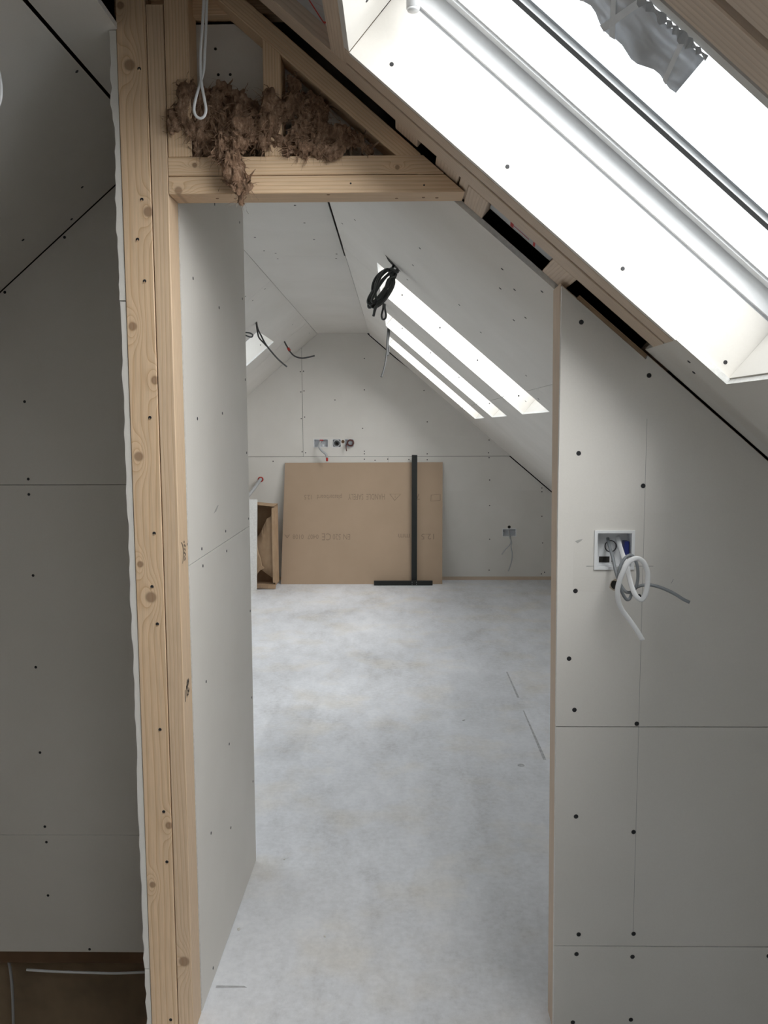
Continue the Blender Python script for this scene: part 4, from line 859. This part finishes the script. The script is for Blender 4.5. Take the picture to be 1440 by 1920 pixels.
tag(tube('cable_loop', [tuple(PL(0.36, 5.02, 0)), (-0.94, 5.0, 2.035), (-0.893, 5.0, 2.030), (-0.868, 5.0, 2.025), (-0.856, 5.0, 2.014), (-0.862, 5.0, 2.004), (-0.88, 5.0, 2.006), (-0.91, 5.0, 2.018), (-0.95, 5.0, 2.03)], 0.0045, 'cable_dark'), 'dark cable loop peeping out beside the partition edge on the left slope', 'cable')

# ------------------------------------------------------------------ things: leaning board, T-square, cardboard box
yb, yt, zt = 7.655, 7.838, 1.128
lean = math.atan2(yt-yb, zt); Lb = math.hypot(yt-yb, zt)
MB = Matrix.Translation((0, yb, 0.001)) @ Matrix.Rotation(-lean, 4, 'X')
bd = prism('plasterboard_sheet', [(-1.093, 0), (0.418, -0.0), (0.428, Lb), (-1.060, Lb)], 0.0, 0.0125, ('brown_paper', 'gypsum'), None, MB)
tag(bd, 'brown backed plasterboard sheet leaning against the far wall', 'plasterboard')
def on_board(me, x, z, nm='printed_text', rot=math.pi, sx=1.0, parent=bd, m_='print'):
    o = finish(nm, me, m_, parent)
    o.matrix_basis = Matrix.Translation((x, -0.0006, z)) @ Matrix.Rotation(rot, 4, 'Y') @ Matrix.Rotation(math.pi/2, 4, 'X') @ Matrix.Diagonal((sx, 1, 1, 1))
    return o
on_board(text_mesh('HANDLE', 0.078), -0.115, 0.845, sx=0.58); on_board(text_mesh('SAFELY', 0.078), -0.318, 0.845, sx=0.58)
on_board(text_mesh('plasterboard', 0.062), -0.52, 0.838, sx=0.75); on_board(text_mesh('12.5', 0.062), -0.80, 0.838, sx=0.75)
on_board(text_mesh('CE', 0.095), -0.62, 0.475, sx=0.8); on_board(text_mesh('EN', 0.075), -0.44, 0.468, sx=0.75); on_board(text_mesh('520', 0.075), -0.53, 0.468, sx=0.7)
on_board(text_mesh('0407', 0.062), -0.74, 0.465, sx=0.85); on_board(text_mesh('0108', 0.062), -0.88, 0.465, sx=0.85); on_board(text_mesh('12.5', 0.075), 0.36, 0.468, sx=1.1); on_board(text_mesh('mm', 0.075), 0.12, 0.468, sx=1.0); on_board(text_mesh('7', 0.08), 0.215, 0.845); on_board(text_mesh('A', 0.05), -1.01, 0.465, sx=1.6)
def bframe(poly, t=0.006, closed=True):
    n = len(poly); V = []; Fc = []
    cx = sum(p[0] for p in poly)/n; cz = sum(p[1] for p in poly)/n
    for x, z in poly: 
        d = Vector((x-cx, z-cz)); k = 1-t*1.6/d.length; V += [(x, -0.0008, z), (cx+d.x*k, -0.0008, cz+d.y*k)]
    for i in range(n if closed else n-1): a, b = 2*i, 2*((i+1) % n); Fc.append((a, b, b+1, a+1))
    return mesh('printed_symbol', V, Fc, 'print', bd)
bframe([(-0.075, 0.845), (0.035, 0.845), (-0.025, 0.778)]); on_board(text_mesh('!', 0.045), -0.014, 0.838)
bframe([(0.315, 0.835), (0.405, 0.842), (0.405, 0.78), (0.312, 0.775)], 0.004)
# T-square
ty = 7.598
ts = empty('t_square', 'black metal drywall T-square standing against the leaning board', 'T-square', loc=(0.155, ty, 0))
tl = math.atan2(0.165, 1.19)
box('head', (-0.374, -0.012, 0.0), (0.170, 0.014, 0.043), 'black_metal', ts, None, 0.002)
b_ = box('blade', (-0.0255, -0.002, 0.0), (0.0255, 0.002, 1.208), 'black_metal', ts, None, 0.0005)
b_.matrix_basis = Matrix.Translation((0, 0.0165, 0.004)) @ Matrix.Rotation(math.radians(0.35), 4, 'Y') @ Matrix.Rotation(-tl, 4, 'X') @ b_.matrix_basis
for dx in (-0.02, 0.02):
    for dz in (0.012, 0.032): finish('rivet', disc_mesh('rivet', 0.0035, 0.002, 8), 'cable_lightgrey', ts, Matrix.Translation((dx, -0.0128, dz)) @ Matrix.Rotation(math.pi/2, 4, 'X'))
# cardboard box, open side towards the room, with a torn liner
cbx = empty('cardboard_box', 'torn open cardboard box standing beside the leaning board', 'box', loc=(-1.26, 7.42, 0))
def cbb(nm, a, b, mt='card', bev=0.001): return box(nm, a, b, mt, cbx, None, bev)
cbb('side_panel', (0.150, 0.0, 0.035), (0.156, 0.20, 0.765)); cbb('side_panel', (-0.22, 0.0, 0.035), (-0.214, 0.20, 0.765))
cbb('back_panel', (-0.214, 0.194, 0.035), (0.150, 0.20, 0.765))
prism('top_flap', [(-0.214, 0.79), (0.156, 0.755), (0.156, 0.761), (-0.214, 0.796)], -0.01, 0.20, 'card', cbx)
cbb('bottom_panel', (-0.214, -0.002, 0.035), (0.150, 0.194, 0.042))
prism('front_flap', [(-0.22, 0.012), (0.15, 0.004), (0.156, 0.034), (-0.22, 0.034)], -0.004, 0.002, 'card', cbx)
tk = text_mesh('FRAGILE', 0.022); o = finish('printed_text', tk, 'print', cbx); o.matrix_basis = Matrix.Translation((0.00, -0.0048, 0.010)) @ Matrix.Rotation(math.pi/2, 4, 'X')
box('edge_strip', (0.128, -0.001, 0.06), (0.150, 0.0015, 0.745), 'card', cbx)
def torn(poly, yfun, nm='torn_liner'):
    bm = bmesh.new(); vs = [bm.verts.new((x, yfun(x, z), z)) for x, z in poly]; bm.faces.new(vs)
    bmesh.ops.triangulate(bm, faces=bm.faces[:]); bmesh.ops.subdivide_edges(bm, edges=bm.edges[:], cuts=3, use_grid_fill=True)
    for v in bm.verts: v.co.y = yfun(v.co.x, v.co.z)+0.006*mnoise.noise(v.co*14)
    me = bpy.data.meshes.new(nm); bm.to_mesh(me); bm.free()
    o = finish(nm, me, 'card', cbx, None, True); md = o.modifiers.new('t', 'SOLIDIFY'); md.thickness = 0.003; return o
torn([(0.128, 0.70), (0.11, 0.66), (0.075, 0.64), (0.055, 0.58), (0.03, 0.54), (0.0, 0.49), (-0.03, 0.46), (-0.03, 0.2), (0.02, 0.17), (0.07, 0.13), (0.115, 0.10), (0.128, 0.09)], lambda x, z: 0.04+0.25*abs(x-0.128)*0.3)
torn([(-0.06, 0.74), (-0.035, 0.66), (-0.03, 0.56), (-0.035, 0.46), (-0.03, 0.40), (0.0, 0.34), (0.02, 0.28), (0.03, 0.215), (0.05, 0.20), (0.048, 0.185), (0.01, 0.17), (-0.03, 0.12), (-0.06, 0.12)], lambda x, z: 0.012-0.15*max(0, x)*max(0, 0.35-z)*2)
of = box('plasterboard_offcut', (-1.52, 7.34, 0.002), (-1.240, 7.3525, 0.825), 'gypsum'); 
of.data.materials.clear(); of.data.materials.append(M['gypsum'])
of.matrix_world = Matrix.Translation((-1.402, 7.375, 0.4135)) @ Matrix.Rotation(math.radians(1.0), 4, 'Y') @ Matrix.Rotation(math.radians(-2.5), 4, 'X')
tag(of, 'white plasterboard offcut standing in front of the cardboard box', 'plasterboard')

# ------------------------------------------------------------------ small debris on the floor
def crumb(x, y, s, label):
    bm = bmesh.new(); bmesh.ops.create_icosphere(bm, subdivisions=1, radius=s)
    rn = random.Random(int((x+y)*1e4))
    for v in bm.verts: v.co = Vector((v.co.x*rn.uniform(.6, 1.4), v.co.y*rn.uniform(.6, 1.3), v.co.z*rn.uniform(.4, .7)))
    lo = min(v.co.z for v in bm.verts)
    for v in bm.verts: v.co.z -= lo
    me = bpy.data.meshes.new('gypsum_crumb'); bm.to_mesh(me); bm.free()
    tag(finish('gypsum_crumb', me, 'crumb', None, Matrix.Translation((x, y, 0.0002))), label, 'debris', None, 'plaster crumbs on the floor')
crumb(-0.470, 2.30, 0.006, 'white plaster crumb at the foot of the left partition'); crumb(-0.215, 2.27, 0.004, 'plaster crumb on the near floor right of the partition')
crumb(-0.39, 2.70, 0.004, 'plaster crumb just right of the partition end'); crumb(0.33, 4.05, 0.006, 'dark speck of debris in the middle of the floor')
